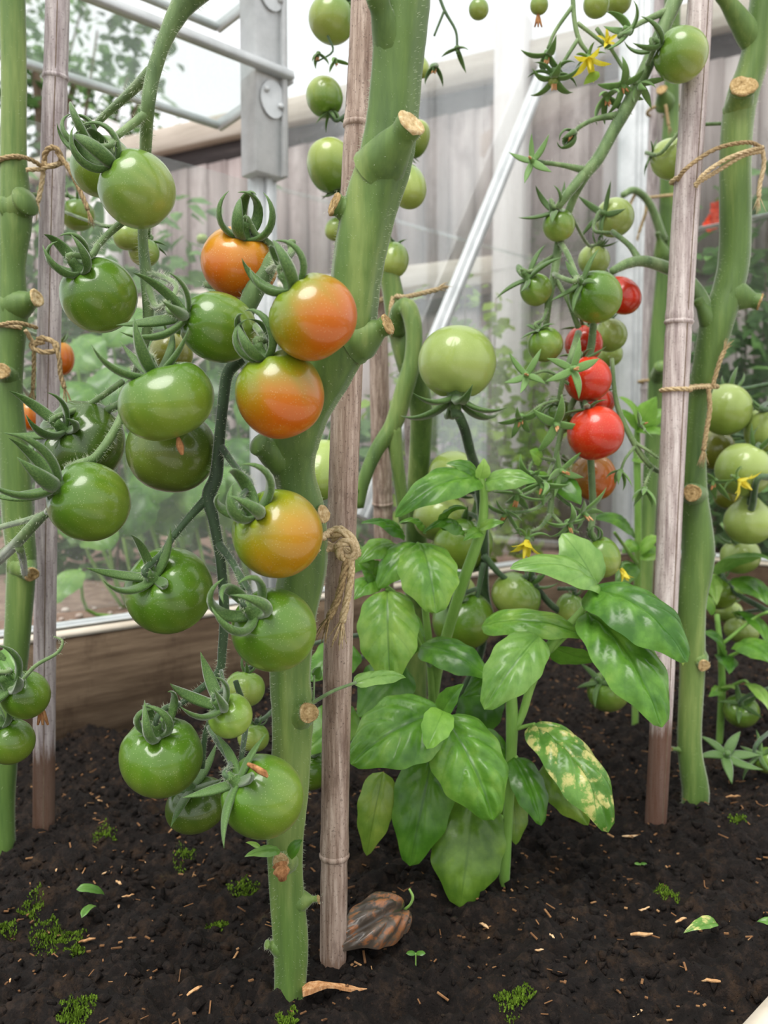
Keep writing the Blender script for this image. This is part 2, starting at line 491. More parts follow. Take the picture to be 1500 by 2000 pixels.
def soil_z(x, y):
    r = Vector((x, y, 0)) - CORNER
    return float(soil_h(np.array([r.dot(EA)]), np.array([r.dot(EB)]))[0])
def GS(px, py):
    p = G(px, py)
    for _ in range(3):
        p = G(px, py, soil_z(p.x, p.y))
    return p

# crumbs of soil strewn over the bed (uncountable)
ICO = [(0, 0, 1), (.894, 0, .447), (.276, .851, .447), (-.724, .526, .447), (-.724, -.526, .447), (.276, -.851, .447),
       (.724, .526, -.447), (-.276, .851, -.447), (-.894, 0, -.447), (-.276, -.851, -.447), (.724, -.526, -.447), (0, 0, -1)]
ICOF = [(0, 1, 2), (0, 2, 3), (0, 3, 4), (0, 4, 5), (0, 5, 1), (1, 6, 2), (2, 7, 3), (3, 8, 4), (4, 9, 5), (5, 10, 1),
        (6, 7, 2), (7, 8, 3), (8, 9, 4), (9, 10, 5), (10, 6, 1), (11, 7, 6), (11, 8, 7), (11, 9, 8), (11, 10, 9), (11, 6, 10)]
def crumbs(n, smin, smax, seed, amin=.3, amax=2.6):
    rs = np.random.RandomState(seed)
    a = rs.uniform(amin, amax, n); b = rs.uniform(.03, BEDW - .01, n)
    s = smin + (smax - smin) * rs.rand(n) ** 4
    base = np.array(ICO)
    z = soil_h(a, b)
    cx = CORNER.x + EA.x * a + EB.x * b; cy = CORNER.y + EA.y * a + EB.y * b
    V = base[None] * (s[:, None, None]) * rs.uniform(.35, 1.6, (n, 12, 1)) * rs.uniform(.6, 1.3, (n, 1, 3))
    V += np.stack([cx, cy, z + s * .25], -1)[:, None, :]
    Fx = (np.array(ICOF)[None] + (np.arange(n) * 12)[:, None, None]).reshape(-1, 3)
    return V.reshape(-1, 3), Fx
v1, f1 = crumbs(36000, .0006, .0052, 11)
cm = np_mesh('soil_crumbs', v1, f1, M['soil'])
tag(link('soil_crumbs', cm), 'dark crumbs of compost strewn over the bed', 'soil', None, 'stuff')
# fine pale fibres and bark flecks in the compost (uncountable)
rs = np.random.RandomState(5)
mb = MB()
for i in range(2600):
    a = rs.uniform(.4, 2.3); b = rs.uniform(.05, BEDW - .02)
    p = W(a, b, float(soil_h(np.array([a]), np.array([b]))[0]) + .003)
    th = rs.uniform(0, 6.28); ln = .0012 + .005 * rs.rand() ** 3; wd = rs.uniform(.0003, .0009)
    dx = Vector((math.cos(th), math.sin(th), rs.uniform(-.5, .5))).normalized(); dy = dx.cross(UP).normalized()
    box(mb, p, dx, dy, dx.cross(dy), ln, wd, wd * .6)
tag(mb.build('bark_flecks', M['fleck'], smooth_on=False), 'fine tan bark flecks scattered in the compost', 'bark', None, 'stuff')

# paving path beside the bed
pv = empty('paving_path', W(1.5, BEDW, 0), kind='structure')
tag(pv, 'pale stone paving slabs edging the bed at lower right')
for k in range(4):
    mb = MB()
    box(mb, W(.35 + .62 * k, BEDW + .32, .002), EA, EB, UP, .307, .30, .02)
    bevel(mb.build('paving_slab', M['paving'], pv), .004, 2)
mb = MB(); box(mb, W(1.5, BEDW + .012, .0), EA, EB, UP, 1.6, .008, .03)
mb.build('edging_strip', M['boardtop'], pv)

# garden ground outside, slightly higher than the bed, in two sheets that leave the bed free
mb = MB()
def quad(mb, *p): mb.add([tuple(q) for q in p], [(0, 1, 2, 3)])
zo = .105
quad(mb, W(-9, 0, zo), W(14, 0, zo), W(14, -14, zo), W(-9, -14, zo))
quad(mb, W(-9, 0, zo), W(-9, 14, zo), W(0, 14, zo), W(0, 0, zo))
quad(mb, W(0, BEDW + .62, -.02), W(14, BEDW + .62, -.02), W(14, 14, -.02), W(0, 14, -.02))
quad(mb, W(3.1, 0, -.02), W(14, 0, -.02), W(14, BEDW + .62, -.02), W(3.1, BEDW + .62, -.02))
tag(mb.build('garden_ground', M['ground'], smooth_on=False), 'brown garden soil outside the glass', None, None, 'structure')

# timber boards along the foot of the two glass walls
def board(name, c, ax, hx, out, label):
    r = empty(name, c, kind='structure'); tag(r, label)
    mb = MB(); box(mb, c + UP * .055, ax, out, UP, hx, .021, .095); bevel(mb.build('board', M['board'], r), .003)
    mb = MB(); box(mb, c + UP * .153, ax, out, UP, hx, .022, .0035); mb.build('lit_top', M['boardtop'], r)  # cream strip: the light on the board's top is put into its colour
    return r
board('trim_1', W(1.55, .0) , EA, 1.55, OUTA, 'weathered timber board along the foot of the left glass wall')
board('trim_2', W(0, .95), EB, .93, OUTB, 'timber board along the foot of the right glass wall')

# glass walls: panes, glazing bars, posts
wl = empty('wall_left', W(1.5, 0, .157), kind='structure'); tag(wl, 'aluminium framed greenhouse wall with diagonal brace and tall post')
wr = empty('wall_right', W(0, 1, .157), kind='structure'); tag(wr, 'aluminium framed greenhouse wall behind the right hand stem')
def bar(name, p, q, w, t, out, parent, mat='alu'):
    mb = MB(); d = (q - p); ax = d.normalized(); sd = ax.cross(out).normalized()
    box(mb, (p + q) / 2, ax, sd, out, d.length / 2, w / 2, t / 2)
    # raised lip down the middle, as glazing bars have
    box(mb, (p + q) / 2 - out * (t * .5 + .004), ax, sd, out, d.length / 2, w * .16, .004)
    return bevel(mb.build(name, M[mat], parent), .0015)
aP = a_of(517)
bar('sill_rail', W(0, -.014, .161), W(3.1, -.014, .161), .010, .012, OUTA, wl)
bar('sill_rail', W(-.014, 0, .161), W(-.014, 1.9, .161), .010, .012, OUTB, wr)
bar('frame_post', W(aP, 0, .16), W(aP, 0, .885), .040, .03, OUTA, wl)
mb = MB(); box(mb, W(aP + .006, .012, 1.45), EA, OUTA, UP, .030, .022, .58)
box(mb, W(aP - .018, .036, 1.45), EA, OUTA, UP, .005, .008, .58)
bevel(mb.build('louvre_post', M['alu'], wl), .002)
bar('corner_post', W(0, 0, .16), W(0, 0, 2.1), .075, .05, OUTA, wl)
bar('corner_post', W(0, .03, .16), W(0, .03, 2.1), .04, .04, OUTB, wr)
bar('diagonal_brace', W(a_of(700), .012, .4 + S(-112, 1.6)), W(a_of(1058), .012, .4 + S(900 - 140, 2.03)), .034, .012, OUTA, wl)
bar('glazing_bar', W(0, .70, .16), W(0, .70, 2.1), .03, .025, OUTB, wr)
bar('glazing_bar', W(aP + .62, 0, .16), W(aP + .62, 0, 2.1), .03, .03, OUTA, wl)
bar('tie_rail', W(0, 0, .98), W(0, 1.9, .98), .008, .008, OUTB, wr)
def pane(name, p, ax, w, z0, z1, out, parent):
    mb = MB(); box(mb, p + UP * ((z0 + z1) / 2) + ax * (w / 2), ax, out, UP, w / 2 - .001, .0015, (z1 - z0) / 2)
    return mb.build(name, M['glass'], parent, smooth_on=False)
g = empty('window_1', W(.7, -.012, .18), kind='structure'); tag(g, 'hazy, dusty glass panes between the louvre post and the corner')
for k in range(2):
    w_ = aP / 2
    pane('pane', W(w_ * k, -.012), EA, w_, .18, .873, OUTA, g)
    pane('pane', W(w_ * k, -.016), EA, w_, .868, 2.1, OUTA, g)
g = empty('window_2', W(aP + .3, -.012, .18), kind='structure'); tag(g, 'hazy, dusty glass panes below the open louvre')
pane('pane', W(aP, -.012), EA, .62, .18, .868, OUTA, g)
pane('pane', W(aP + .62, -.012), EA, .62, .18, .868, OUTA, g)
g = empty('window_3', W(0, .5, .18), kind='structure'); tag(g, 'glass panes of the right greenhouse wall')
for k in range(2):
    pane('pane', W(-.012, .02 + .70 * k), EB, .69, .18, .98, OUTB, g)
    pane('pane', W(-.016, .02 + .70 * k), EB, .69, .975, 2.1, OUTB, g)

# louvre window: tilted glass blades in metal channels with a lever plate each
lv = empty('window_4', W(aP + .3, 0, .9), kind='structure'); tag(lv, 'open louvre window with tilted glass blades at upper left')
def louvre(z):
    i0, i1 = W(aP - .03, .045, z), W(aP + .66, .045, z)
    o0, o1 = W(aP - .005, -.135, z - .036), W(aP + .66, -.135, z - .036)
    n = (i1 - i0).cross(o0 - i0).normalized()
    mb = MB(); a_, b_ = (i1 - i0).normalized(), (o0 - i0).normalized()
    box(mb, (i0 + i1 + o0 + o1) / 4, a_, b_, n, (i1 - i0).length / 2, .088, .002)
    bl = mb.build('blade', M['louvre_glass'], lv, smooth_on=False)
    for p, q, w_ in ((i0, i1, .0075), (o0, o1, .006)):
        mb = MB(); box(mb, (p + q) / 2, a_, b_, n, (q - p).length / 2, w_, w_); bevel(mb.build('blade_channel', M['alu'], bl), .002)
    mb = MB(); box(mb, (i0 + o0) / 2, b_, a_, n, (o0 - i0).length / 2, .004, .011); bevel(mb.build('blade_arm', M['alu'], bl), .002)
    mb = MB()
    pc = W(aP + .005, .037, z - .045)
    vs = []; fs = []
    for k in range(20):
        an = k / 20 * 6.283
        for y in (0, .003): vs.append(tuple(pc + EA * .024 * math.cos(an) + UP * .03 * math.sin(an) + EB * y))
    fs = [(2 * k, 2 * ((k + 1) % 20), 2 * ((k + 1) % 20) + 1, 2 * k + 1) for k in range(20)] + [tuple(2 * k + 1 for k in range(20))]
    mb.add(vs, fs); mb.build('lever_plate', M['alu'], bl, smooth_on=False)
    for dx, dz in ((.014, .012), (-.014, -.008)):
        mb = MB(); tube(mb, [(pc + EA * dx + UP * dz, .005), (pc + EA * dx + UP * dz + EB * .007, .005)], 10, 1); mb.build('rivet', M['alu'], bl)
for z in (1.035, 1.205, 1.375): louvre(z)

# ------------------------------------------------------------------ fence outside
FD = Vector((.886, -.463, 0)); FN = Vector((-.463, -.886, 0)); FQ = Vector((.43, 2.78, 0))
fe = empty('board_fence', FQ + UP * .1, 'tall weathered grey fence of upright boards behind the greenhouse', 'fence')
ftop = 1.60
k = 0; s = -4.0
while s < 1.6:
    wv = .088 + .012 * rnd.random()
    mb = MB()
    ax = (FD + FN * .10).normalized(); nn = ax.cross(UP)
    box(mb, FQ + FD * s + UP * ((ftop - .05 + .95) / 2), ax, nn, UP, wv / 2 + .006, .007, (ftop - .05 - .95) / 2)
    mb.build('fence_board', M['fence'], fe)
    mb = MB()
    box(mb, FQ + FD * s - FN * .035 + UP * (1.0 / 2 + .04), ax, nn, UP, wv / 2 + .006, .007, 1.0 / 2 - .04)
    mb.build('fence_board', M['fence'], fe)
    s += wv
mb = MB(); box(mb, FQ + FD * -1.2 + FN * .01 + UP * (ftop + .065), FD, FN, UP, 2.8, .035, .045); bevel(mb.build('cap_rail', M['fencecap'], fe), .004)
mb = MB(); box(mb, FQ + FD * -1.2 - FN * .012 + UP * (ftop - .02), FD, FN, UP, 2.8, .012, .045); mb.build('cap_shadow', M['fenceshade'], fe)  # dark strip painting the shadow gap beneath the cap
mb = MB(); box(mb, FQ + FD * -.65 + FN * .015 + UP * 1.02 - FD * 1.3, FD, FN, UP, 2.0, .02, .045); bevel(mb.build('middle_rail', M['fencecap'], fe), .004)
mb = MB(); box(mb, FQ + FD * -.65 - FN * .02 + UP * .945 - FD * 1.3, FD, FN, UP, 2.0, .01, .03); mb.build('rail_shadow', M['fenceshade'], fe)  # dark strip painting the shadow below the middle rail
for ps in (.0, -1.75, -3.5, 1.4):
    mb = MB(); box(mb, FQ + FD * ps + FN * .05 + UP * .93, FD, FN, UP, .05, .045, .85); bevel(mb.build('fence_post', M['fencepost'], fe), .006)

# ------------------------------------------------------------------ leaves
def leaf_shape(mb, base, tip, width, nrm, arch=.10, fold=-.25, quilt=1.0, nu=22, nv=12, wave=.02, seed=0, twist=0.0, blunt=.6, tipdrop=0.0):
    base, tip, nrm = Vector(base), Vector(tip), Vector(nrm)
    L = (tip - base).length
    x = (tip - base).normalized()
    z = (nrm - x * nrm.dot(x)).normalized()
    y = z.cross(x)
    rs = random.Random(seed)
    p1, p2 = rs.uniform(0, 6.28), rs.uniform(0, 6.28)
    blunt = blunt + .14
    pk = .42 / (.42 + blunt)
    nm = (pk ** .42) * ((1 - pk) ** blunt)
    V = []; UV = []
    for i in range(nu + 1):
        u = i / nu
        w = (max(u, 1e-6) ** .42) * (max(1 - u, 0) ** blunt) / nm * (1 - .18 * smooth(.62, .9, u) * (1 - smooth(.93, 1.0, u)))
        w = max(w, .012)
        tw = twist * (u - .3)
        yy = y * math.cos(tw) + z * math.sin(tw); zz = z * math.cos(tw) - y * math.sin(tw)
        c = base + x * (u * L) + z * (arch * L * 4 * u * (1 - u) - tipdrop * L * max(0, u - .6) ** 2 * 6)
        for j in range(nv + 1):
            v = j / nv * 2 - 1
            av = abs(v)
            s = (u - .34 * av) * 4.6 + .12 * math.sin(u * 7 + p1)
            q = (abs(math.sin(math.pi * s)) ** .6) * min(1, av * 3.5) * (1 - av ** 4) * .045 * L * quilt * min(1, w * 1.3)
            mid = -.022 * L * math.exp(-(v * w / .10) ** 2) * quilt
            h = fold * (av ** 1.6) * w * width * .5 + q + mid
            h += wave * L * math.sin(u * 9 + p1 + (1.5 if v > 0 else 0)) * av ** 2 * w
            e = 1 + .035 * math.sin(u * 23 + p2) * (av ** 3)
            V.append(tuple(c + yy * (v * w * width * .5 * e) + zz * h)); UV.append((u, j / nv))
    Fc = []
    for i in range(nu):
        for j in range(nv):
            a = i * (nv + 1) + j
            Fc.append((a, a + 1, a + nv + 2, a + nv + 1))
    mb.add(V, Fc)
    mb.uv = (mb.uv or []) + UV
FACE = (0, -1, .35)
def leaf(parent, b, t, w, n=FACE, mat='basil', name='leaf', **kw):
    """b, t: (px, py, d) of base and tip; w: width in px"""
    B, T = P(*b), P(*t)
    mb = MB()
    leaf_shape(mb, B, T, S(w, (b[2] + t[2]) / 2), n, **kw)
    return mb.build(name, M[mat], parent)

# ------------------------------------------------------------------ sepals and calyces
def sepal_mesh(name, a0, a1, length, width, sub=11, side=0.0):
    """curved pointed strap in the XZ plane: starts at the origin, heading turns from a0 to a1 degrees (0 out, 90 up)"""
    mb = MB(); x = z = yv = 0.0; V = []; Fc = []
    prof = [(-1, 0), (-.62, .26), (0, .14), (.62, .26), (1, 0), (.62, -.30), (0, -.46), (-.62, -.30)]
    for i in range(sub + 1):
        t = i / sub
        an = math.radians(a0 + (a1 - a0) * t ** 1.15)
        w = width * (.55 + .45 * math.sin(math.pi * min(1, .15 + t * .8))) * (1 - t ** 3.6) * .5 + .002
        nx, nz = -math.sin(an), math.cos(an)
        for (py, pz) in prof:
            V.append((x + nx * pz * w * 1.5, py * w + yv, z + nz * pz * w * 1.5))
        x += math.cos(an) * length / sub; z += math.sin(an) * length / sub; yv += side * length / sub * t
    m = len(prof)
    for i in range(sub):
        for k in range(m):
            Fc.append((i * m + k, i * m + (k + 1) % m, (i + 1) * m + (k + 1) % m, (i + 1) * m + k))
    Fc.append(tuple(range(m))[::-1]); Fc.append(tuple(sub * m + k for k in range(m)))
    mb.add(V, Fc)
    return mb.mesh(name)
SEPAL = {
    'loop':   [(15, 175), (25, 200), (10, 150)],
    'up':     [(15, 85), (25, 60), (35, 110)],
    'spread': [(20, -10), (10, 25), (30, -25)],
    'reflex': [(40, -50), (50, -30), (30, -70)],
    'back':   [(10, 40), (30, 130), (15, -20)],
}
SM = {}
for key, lst in SEPAL.items():
    SM[key] = []
    for (a0, a1) in lst:
        for sd in (-.25, .25):
            for mt in ('sepal', 'sepal2'):
                me = sepal_mesh('sepal', a0, a1, 1.0, .19, side=sd); me.materials.append(M[mt])
                SM[key].append((me, mt))
def hub_mesh(mat):
    mb = MB()
    tube(mb, [(Vector((0, 0, -.06)), .14), (Vector((0, 0, .03)), .13), (Vector((0, 0, .12)), .085), (Vector((0, 0, .24)), .085)], 8, 2)
    me = mb.mesh('calyx'); me.materials.append(M[mat]); return me
HUB = {k: hub_mesh(k) for k in ('sepal', 'sepal2')}

def calyx(parent, loc_local, axis, style, slen, tone='sepal', n=5, seed=0, name='calyx', mat_w=None):
    rs = random.Random(seed)
    c = link(name, HUB[tone], parent)
    q = Vector((0, 0, 1)).rotation_difference(Vector(axis).normalized())
    c.rotation_mode = 'QUATERNION'; c.rotation_quaternion = q
    c.location = loc_local
    c.scale = (slen,) * 3
    a0 = rs.uniform(0, 6.28)
    pool = [m for m, mt in SM[style] if mt == tone]
    for k in range(n):
        s = link('sepal', rs.choice(pool), c)
        s.rotation_euler = (0, rs.uniform(-.12, .12), a0 + k * 6.283 / n + rs.uniform(-.2, .2))
        f = rs.uniform(.8, 1.12); s.scale = (f, (mat_w or 1.0) * rs.uniform(.85, 1.15), f)
    return c

# ------------------------------------------------------------------ tomatoes
COLS = {
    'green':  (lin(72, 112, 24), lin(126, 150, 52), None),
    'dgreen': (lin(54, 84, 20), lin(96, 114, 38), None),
    'pale':   (lin(164, 184, 102), lin(136, 158, 72), None),
    'pgreen': (lin(94, 130, 42), lin(152, 168, 82), None),
    'small':  (lin(112, 148, 52), lin(168, 186, 92), None),
    'blush':  (lin(104, 134, 24), lin(138, 144, 34), lin(182, 128, 10)),
    'half':   (lin(112, 136, 22), lin(160, 130, 14), lin(196, 94, 3)),
    'orange': (lin(190, 132, 26), lin(198, 98, 10), lin(198, 94, 6)),
    'red':    (lin(206, 44, 16), lin(186, 28, 8), None),
    'rust':   (lin(168, 110, 40), lin(146, 100, 36), lin(190, 88, 28)),
    'olive':  (lin(132, 136, 54), lin(116, 118, 40), None),
}
TOM = {}
def tomato(px, py, rx, d, label, tone='green', cal=None, axis=None, style='up', k=.9, slen=None, ripe=None, lobes=5, lob=.018,
           stone='sepal', attach=None, group='tomatoes on the vines', ns=5, dim=.2, style_tail=False, name='tomato', res=None, aw=12):
    """px, py, rx: centre and half width in the photograph; cal: pixel of the calyx on the visible side"""
    C = P(px, py, d); R = S(rx, d)
    if cal is not None:
        kk = max(.55, k - dim)
        ax, az = (cal[0] - px) / (rx * kk), -(cal[1] - py) / (rx * kk)
        l2 = ax * ax + az * az
        ay = -math.sqrt(max(.05, 1 - l2))
        A = Vector((ax, ay, az)).normalized()
    else:
        A = Vector(axis or (0, -.1, 1)).normalized()
    root = empty(name, C, label, 'tomato', group)
    rs = np.random.RandomState(int(px * 7 + py))
    if res is None: res = (40, 28) if rx > 60 else ((28, 20) if rx > 28 else (20, 14))
    nphi, nth = res
    ph = np.linspace(0, 2 * math.pi, nphi, endpoint=False)
    th = np.linspace(0.0, math.pi, nth + 1) ; th = th ** 1.0
    p0 = rs.rand() * 6.28
    TH, PH = np.meshgrid(th[1:-1], ph, indexing='ij')
    def prof(TH, PH):
        lobe = 1 + lob * np.cos(lobes * PH + p0) * np.exp(-((TH - .65) / .55) ** 2) + .012 * np.cos(2 * PH + p0 * 1.3)
        r = np.sin(TH) ** .92 * lobe
        z = k * np.cos(TH) - dim * np.exp(-(TH / .36) ** 2) + .03 * np.exp(-((math.pi - TH) / .3) ** 2)
        z = z - .035 * np.cos(lobes * PH + p0) * np.exp(-((TH - .4) / .25) ** 2)
        return r, z
    r, z = prof(TH, PH)
    loc = np.stack([r * np.cos(PH), r * np.sin(PH), z], -1).reshape(-1, 3)
    top = np.array([[0, 0, k - dim]]); bot = np.array([[0, 0, -k + .03]])
    V = np.vstack([loc, top, bot]) * R
    n = nth - 1
    Fc = []
    for i in range(n - 1):
        for j in range(nphi):
            j2 = (j + 1) % nphi
            Fc.append((i * nphi + j, (i + 1) * nphi + j, (i + 1) * nphi + j2, i * nphi + j2))
    it, ib = n * nphi, n * nphi + 1
    for j in range(nphi):
        j2 = (j + 1) % nphi
        Fc.append((it, j, j2)); Fc.append((ib, (n - 1) * nphi + j2, (n - 1) * nphi + j))
    q = Vector((0, 0, 1)).rotation_difference(A)
    c1, c2, c3 = COLS[tone]
    c1, c2 = np.array(c1), np.array(c2)
    zz = V[:, 2] / R / k
    phi = np.arctan2(V[:, 1], V[:, 0])
    streak = .5 + .5 * np.cos(17 * phi + 2.3 * np.cos(3 * phi) + p0)
    nz = rs.rand(len(V))
    t = smooth(-.9, .9, -zz + .34 * (streak - .5) * smooth(.9, .2, np.abs(zz)))
    colr = c1[None] * (1 - t[:, None]) + c2[None] * t[:, None]
    if c3 is not None:
        rd = q.inverted() @ Vector(ripe or (.6, -.3, -.7)).normalized()
        dt = V @ np.array(rd) / R
        m = smooth(-.50, 1.0, dt + .18 * np.sin(5 * phi + p0) * (1 - np.abs(zz)) + .06 * (streak - .5))
        colr = colr * (1 - m[:, None]) + np.array(c3)[None] * m[:, None]
    mb = MB(); mb.add(V.tolist(), Fc); mb.col = colr
    me = mb.mesh('fruit'); me.materials.append(M['tomato'])
    fr = link('fruit', me, root)
    fr.rotation_mode = 'QUATERNION'; fr.rotation_quaternion = q
    hubp = A * (R * (k - dim))
    sl = slen * 1.22 if slen else R * 1.15
    calyx(root, hubp, A, style, sl, stone, ns, int(px + py * 3))
    if style_tail:
        m2 = MB(); e = -A * (R * k)
        for dx in (-.0012, .0, .0013):
            tube(m2, [(e * .98, .0012), (e * 1.12 + Vector((dx, -.001, -.004)), .0016), (e * 1.2 + Vector((dx * 3, -.002, -.012)), .0008)], 6, 3)
        m2.build('dried_flower', M['dry'], root, origin=Vector((0, 0, 0)))
    TOM[(px, py)] = (C, A, R, C + hubp, sl)
    return root

# ------------------------------------------------------------------ plant builders
HAIRS = {}
def stem(plant, pts, name='stem', mat='stem', ridges=3, amp=.05, seg=16, sub=6, hair=0, hlen=.002, dflt=None, seed=0):
    mb = MB()
    rings = tube(mb, pxs(pts, dflt), seg, sub, ridges, amp, .012, True, seed)
    o = mb.build(name, M[mat], plant)
    if hair: hairs(HAIRS.setdefault(plant.name, MB()), rings, hair, hlen)
    return o
def multi(plant, branches, name, mat, seg=10, sub=5, hair=0, hlen=.002, parent=None):
    """one branching stalk: list of pixel polylines; entries that are Vectors come through as (Vector, radius)"""
    comps = []      # stalks that do not touch one another become parts of their own
    for bi, br in enumerate(branches):
        pts = []
        for q in br:
            if isinstance(q[0], Vector): pts.append(q)
            else: pts.append((P(q[0], q[1], q[3]), S(q[2], q[3]) * .5))
        mb = MB()
        rg = tube(mb, pts, seg, sub, 0, 0, .02, True, bi)
        ln = sum((pts[i + 1][0] - pts[i][0]).length for i in range(len(pts) - 1))
        if hair: hairs(HAIRS.setdefault(plant.name, MB()), rg, int(hair * ln), hlen)
        C_ = np.array([r[0] for r in rg]); R_ = np.array([r[3] for r in rg])
        hit = [c for c in comps if any((np.linalg.norm(C_[:, None] - c2[None], axis=2) < R_[:, None] + r2[None]).any() for c2, r2 in c[0])]
        new = ([(C_, R_)], [mb])
        for c in hit:
            new[0].extend(c[0]); new[1].extend(c[1])
            comps = [c3 for c3 in comps if c3 is not c]
        comps.append(new)
    out = None
    for _, mbs in comps:
        mb = MB()
        for m in mbs: mb.add(m.v, m.f)
        out = mb.build(name, M[mat], parent or plant)
    return out
def finish_hairs(plant):
    mb = HAIRS.get(plant.name)
    if mb:
        tag(mb.build('fine_hairs', M['hair'], plant), kind='stuff')
def stub(plant, a, b, wa, wb, face=True, mat='stem', nodule=1.25, name='cut_stub', facemat='cutface'):
    """side shoot cut short: from pixel a inside the stem to pixel b; the cut end shows a rimmed face"""
    A, B = P(*a), P(*b)
    ra, rb = S(wa, a[2]) / 2, S(wb, b[2]) / 2
    d = (B - A); mb = MB()
    rg = tube(mb, [(A, ra * 1.15), (A + d * .35, ra), (A + d * .75, rb), (B - d.normalized() * rb * .25, rb * nodule), (B, rb * nodule * .96)], 14, 4, 0, 0, .03, cap=not face)
    o = mb.build(name, M[mat], plant)
    hairs(HAIRS.setdefault(plant.name, MB()), rg, 60, .002)
    if face:
        t = d.normalized(); e1 = t.cross(Vector((.2, .3, 1))).normalized(); e2 = t.cross(e1)
        V = []; Fc = []; n = 18
        prof = [(1.02, -.12), (1.04, .04), (.88, .14), (.72, .02), (.55, .08), (.38, .0), (.18, .06)]
        rr = random.Random(int(a[0] + b[1]))
        for (f, h) in prof:
            for k in range(n):
                an = k / n * 6.283; g = f * rb * nodule * (1 + .06 * math.sin(3 * an + f * 4) + rr.uniform(-.03, .03))
                V.append(tuple(B + e1 * g * math.cos(an) + e2 * g * math.sin(an) + t * (h + rr.uniform(-.05, .05)) * rb))
        m = len(prof)
        for i in range(m - 1):
            for k in range(n):
                Fc.append((i * n + k, i * n + (k + 1) % n, (i + 1) * n + (k + 1) % n, (i + 1) * n + k))
        Fc.append(tuple((m - 1) * n + k for k in range(n)))
        mb = MB(); mb.add(V, Fc); mb.build('cut_face', M[facemat], o)
    return o
def ped(key, *via, w=11, tipw=None):
    """stalk polyline from a tomato's calyx through pixel points (px, py, d)"""
    C, A, R, H, sl = TOM[key]
    d0 = H.y
    r = S(w, d0) * .5
    pts = [(H + A * sl * .02, r), (H + A * max(.006, sl * .3), r * .9)]
    for q in via: pts.append((P(q[0], q[1], q[2]), S(q[3] if len(q) > 3 else w, q[2]) * .5))
    return pts
def star(plant, px, py, d, axis, style, ln, tone='sepal2', n=5, seed=None, w=1.35, dry=True):
    ln *= 1.25
    """flower calyx without a fruit"""
    p = P(px, py, d)
    c = calyx(plant, p - WORLDLOC[plant.name], axis, style, ln, tone, n, seed or int(px + 3 * py), 'empty_calyx', w)
    if dry:
        mb = MB(); A = Vector(axis).normalized()
        for k in range(3):
            e = p + A * ln * .35 + Vector((rnd.uniform(-1, 1), -.3, rnd.uniform(-1, .2))) * ln * .1
            tube(mb, [(p, ln * .035), ((p + e) / 2, ln * .05), (e, ln * .02)], 5, 2)
        mb.build('dried_flower', M['dry'], plant)
    return c
def flower(plant, px, py, d, axis, ln, n=5, open_=1.0):
    p = P(px, py, d); A = Vector(axis).normalized()
    e1 = A.orthogonal().normalized(); e2 = A.cross(e1)
    fl = MB()
    tube(fl, [(p, ln * .09), (p + A * ln * .4, ln * .11), (p + A * ln * .85, ln * .03)], 8, 3)
    o = fl.build('flower', M['petal'], plant)
    for k in range(n):
        an = k / n * 6.283 + .3
        dr = e1 * math.cos(an) + e2 * math.sin(an)
        mb = MB()
        leaf_shape(mb, p, p + dr * ln * open_ + A * ln * (.55 if open_ > .6 else .9), ln * .32, A - dr * .5, arch=.1, fold=.3, quilt=0, nu=8, nv=4, seed=k)
        mb.build('petal', M['petal'], o)
    calyx(plant, p - WORLDLOC[plant.name], -A, 'reflex', ln * .9, 'sepal2', 5, int(px), 'flower_calyx')
    return o

# ------------------------------------------------------------------ tomatoes: the front trusses
g1 = 'tomatoes on the two front trusses'
T = tomato
T(268, 370, 72, .600, 'green tomato hanging highest on the left truss in front, pale underside', 'pgreen', (232, 335), style='loop', k=1.0, slen=.040, group=g1)
T(200, 326, 60, .665, 'green tomato half hidden behind the highest front tomato at left', 'green', (165, 262), style='loop', slen=.034, group=g1)
T(193, 577, 72, .610, 'round green tomato with a ring shaped calyx beside the left cane', 'green', (172, 540), style='loop', k=.97, slen=.036, group=g1, dim=.16)
T(427, 640, 66, .560, 'green tomato turned sideways with calyx on its left, left of the orange tomatoes', 'green', (375, 625), style='up', k=1.14, slen=.036, group=g1, dim=.12)
T(325, 783, 93, .535, 'broad squat green tomato with a heart shaped shoulder, largest at left centre', 'green', (305, 728), style='up', k=.8, slen=.036, group=g1, lob=.07, lobes=3, dim=.26)
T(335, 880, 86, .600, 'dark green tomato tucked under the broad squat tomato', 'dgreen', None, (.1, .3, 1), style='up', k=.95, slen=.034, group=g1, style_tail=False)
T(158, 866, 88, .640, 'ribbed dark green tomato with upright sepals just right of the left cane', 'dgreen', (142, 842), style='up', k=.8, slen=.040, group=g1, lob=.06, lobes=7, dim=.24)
T(174, 980, 78, .570, 'green tomato with long sepals pointing left across the left cane', 'green', (130, 950), style='up', k=1.0, slen=.042, group=g1, dim=.14)
T(468, 514, 74, .600, 'orange tomato with yellow shoulder and curled dark calyx, topmost ripe one', 'orange', (480, 474), style='loop', k=.9, slen=.040, group=g1, ripe=(-.1, -.2, -1))
T(612, 620, 87, .515, 'large half orange half green tomato against the thick central stem', 'half', (570, 562), style='loop', k=.92, slen=.036, group=g1, ripe=(.8, -.3, -.45), dim=.16)
T(547, 770, 86, .535, 'green topped tomato ripening orange below, under the large half orange one', 'half', (520, 706), style='loop', k=1.0, slen=.036, group=g1, ripe=(.35, -.3, -.9), dim=.16)
T(542, 1042, 88, .535, 'yellow green tomato blushing orange beside the jute knot', 'blush', (505, 1000), style='loop', k=.98, slen=.040, group=g1, ripe=(.8, -.4, -.5))
T(535, 1230, 82, .540, 'round green tomato below the blushing one in front of the central stem', 'green', (505, 1190), style='loop', k=1.03, slen=.040, group=g1)
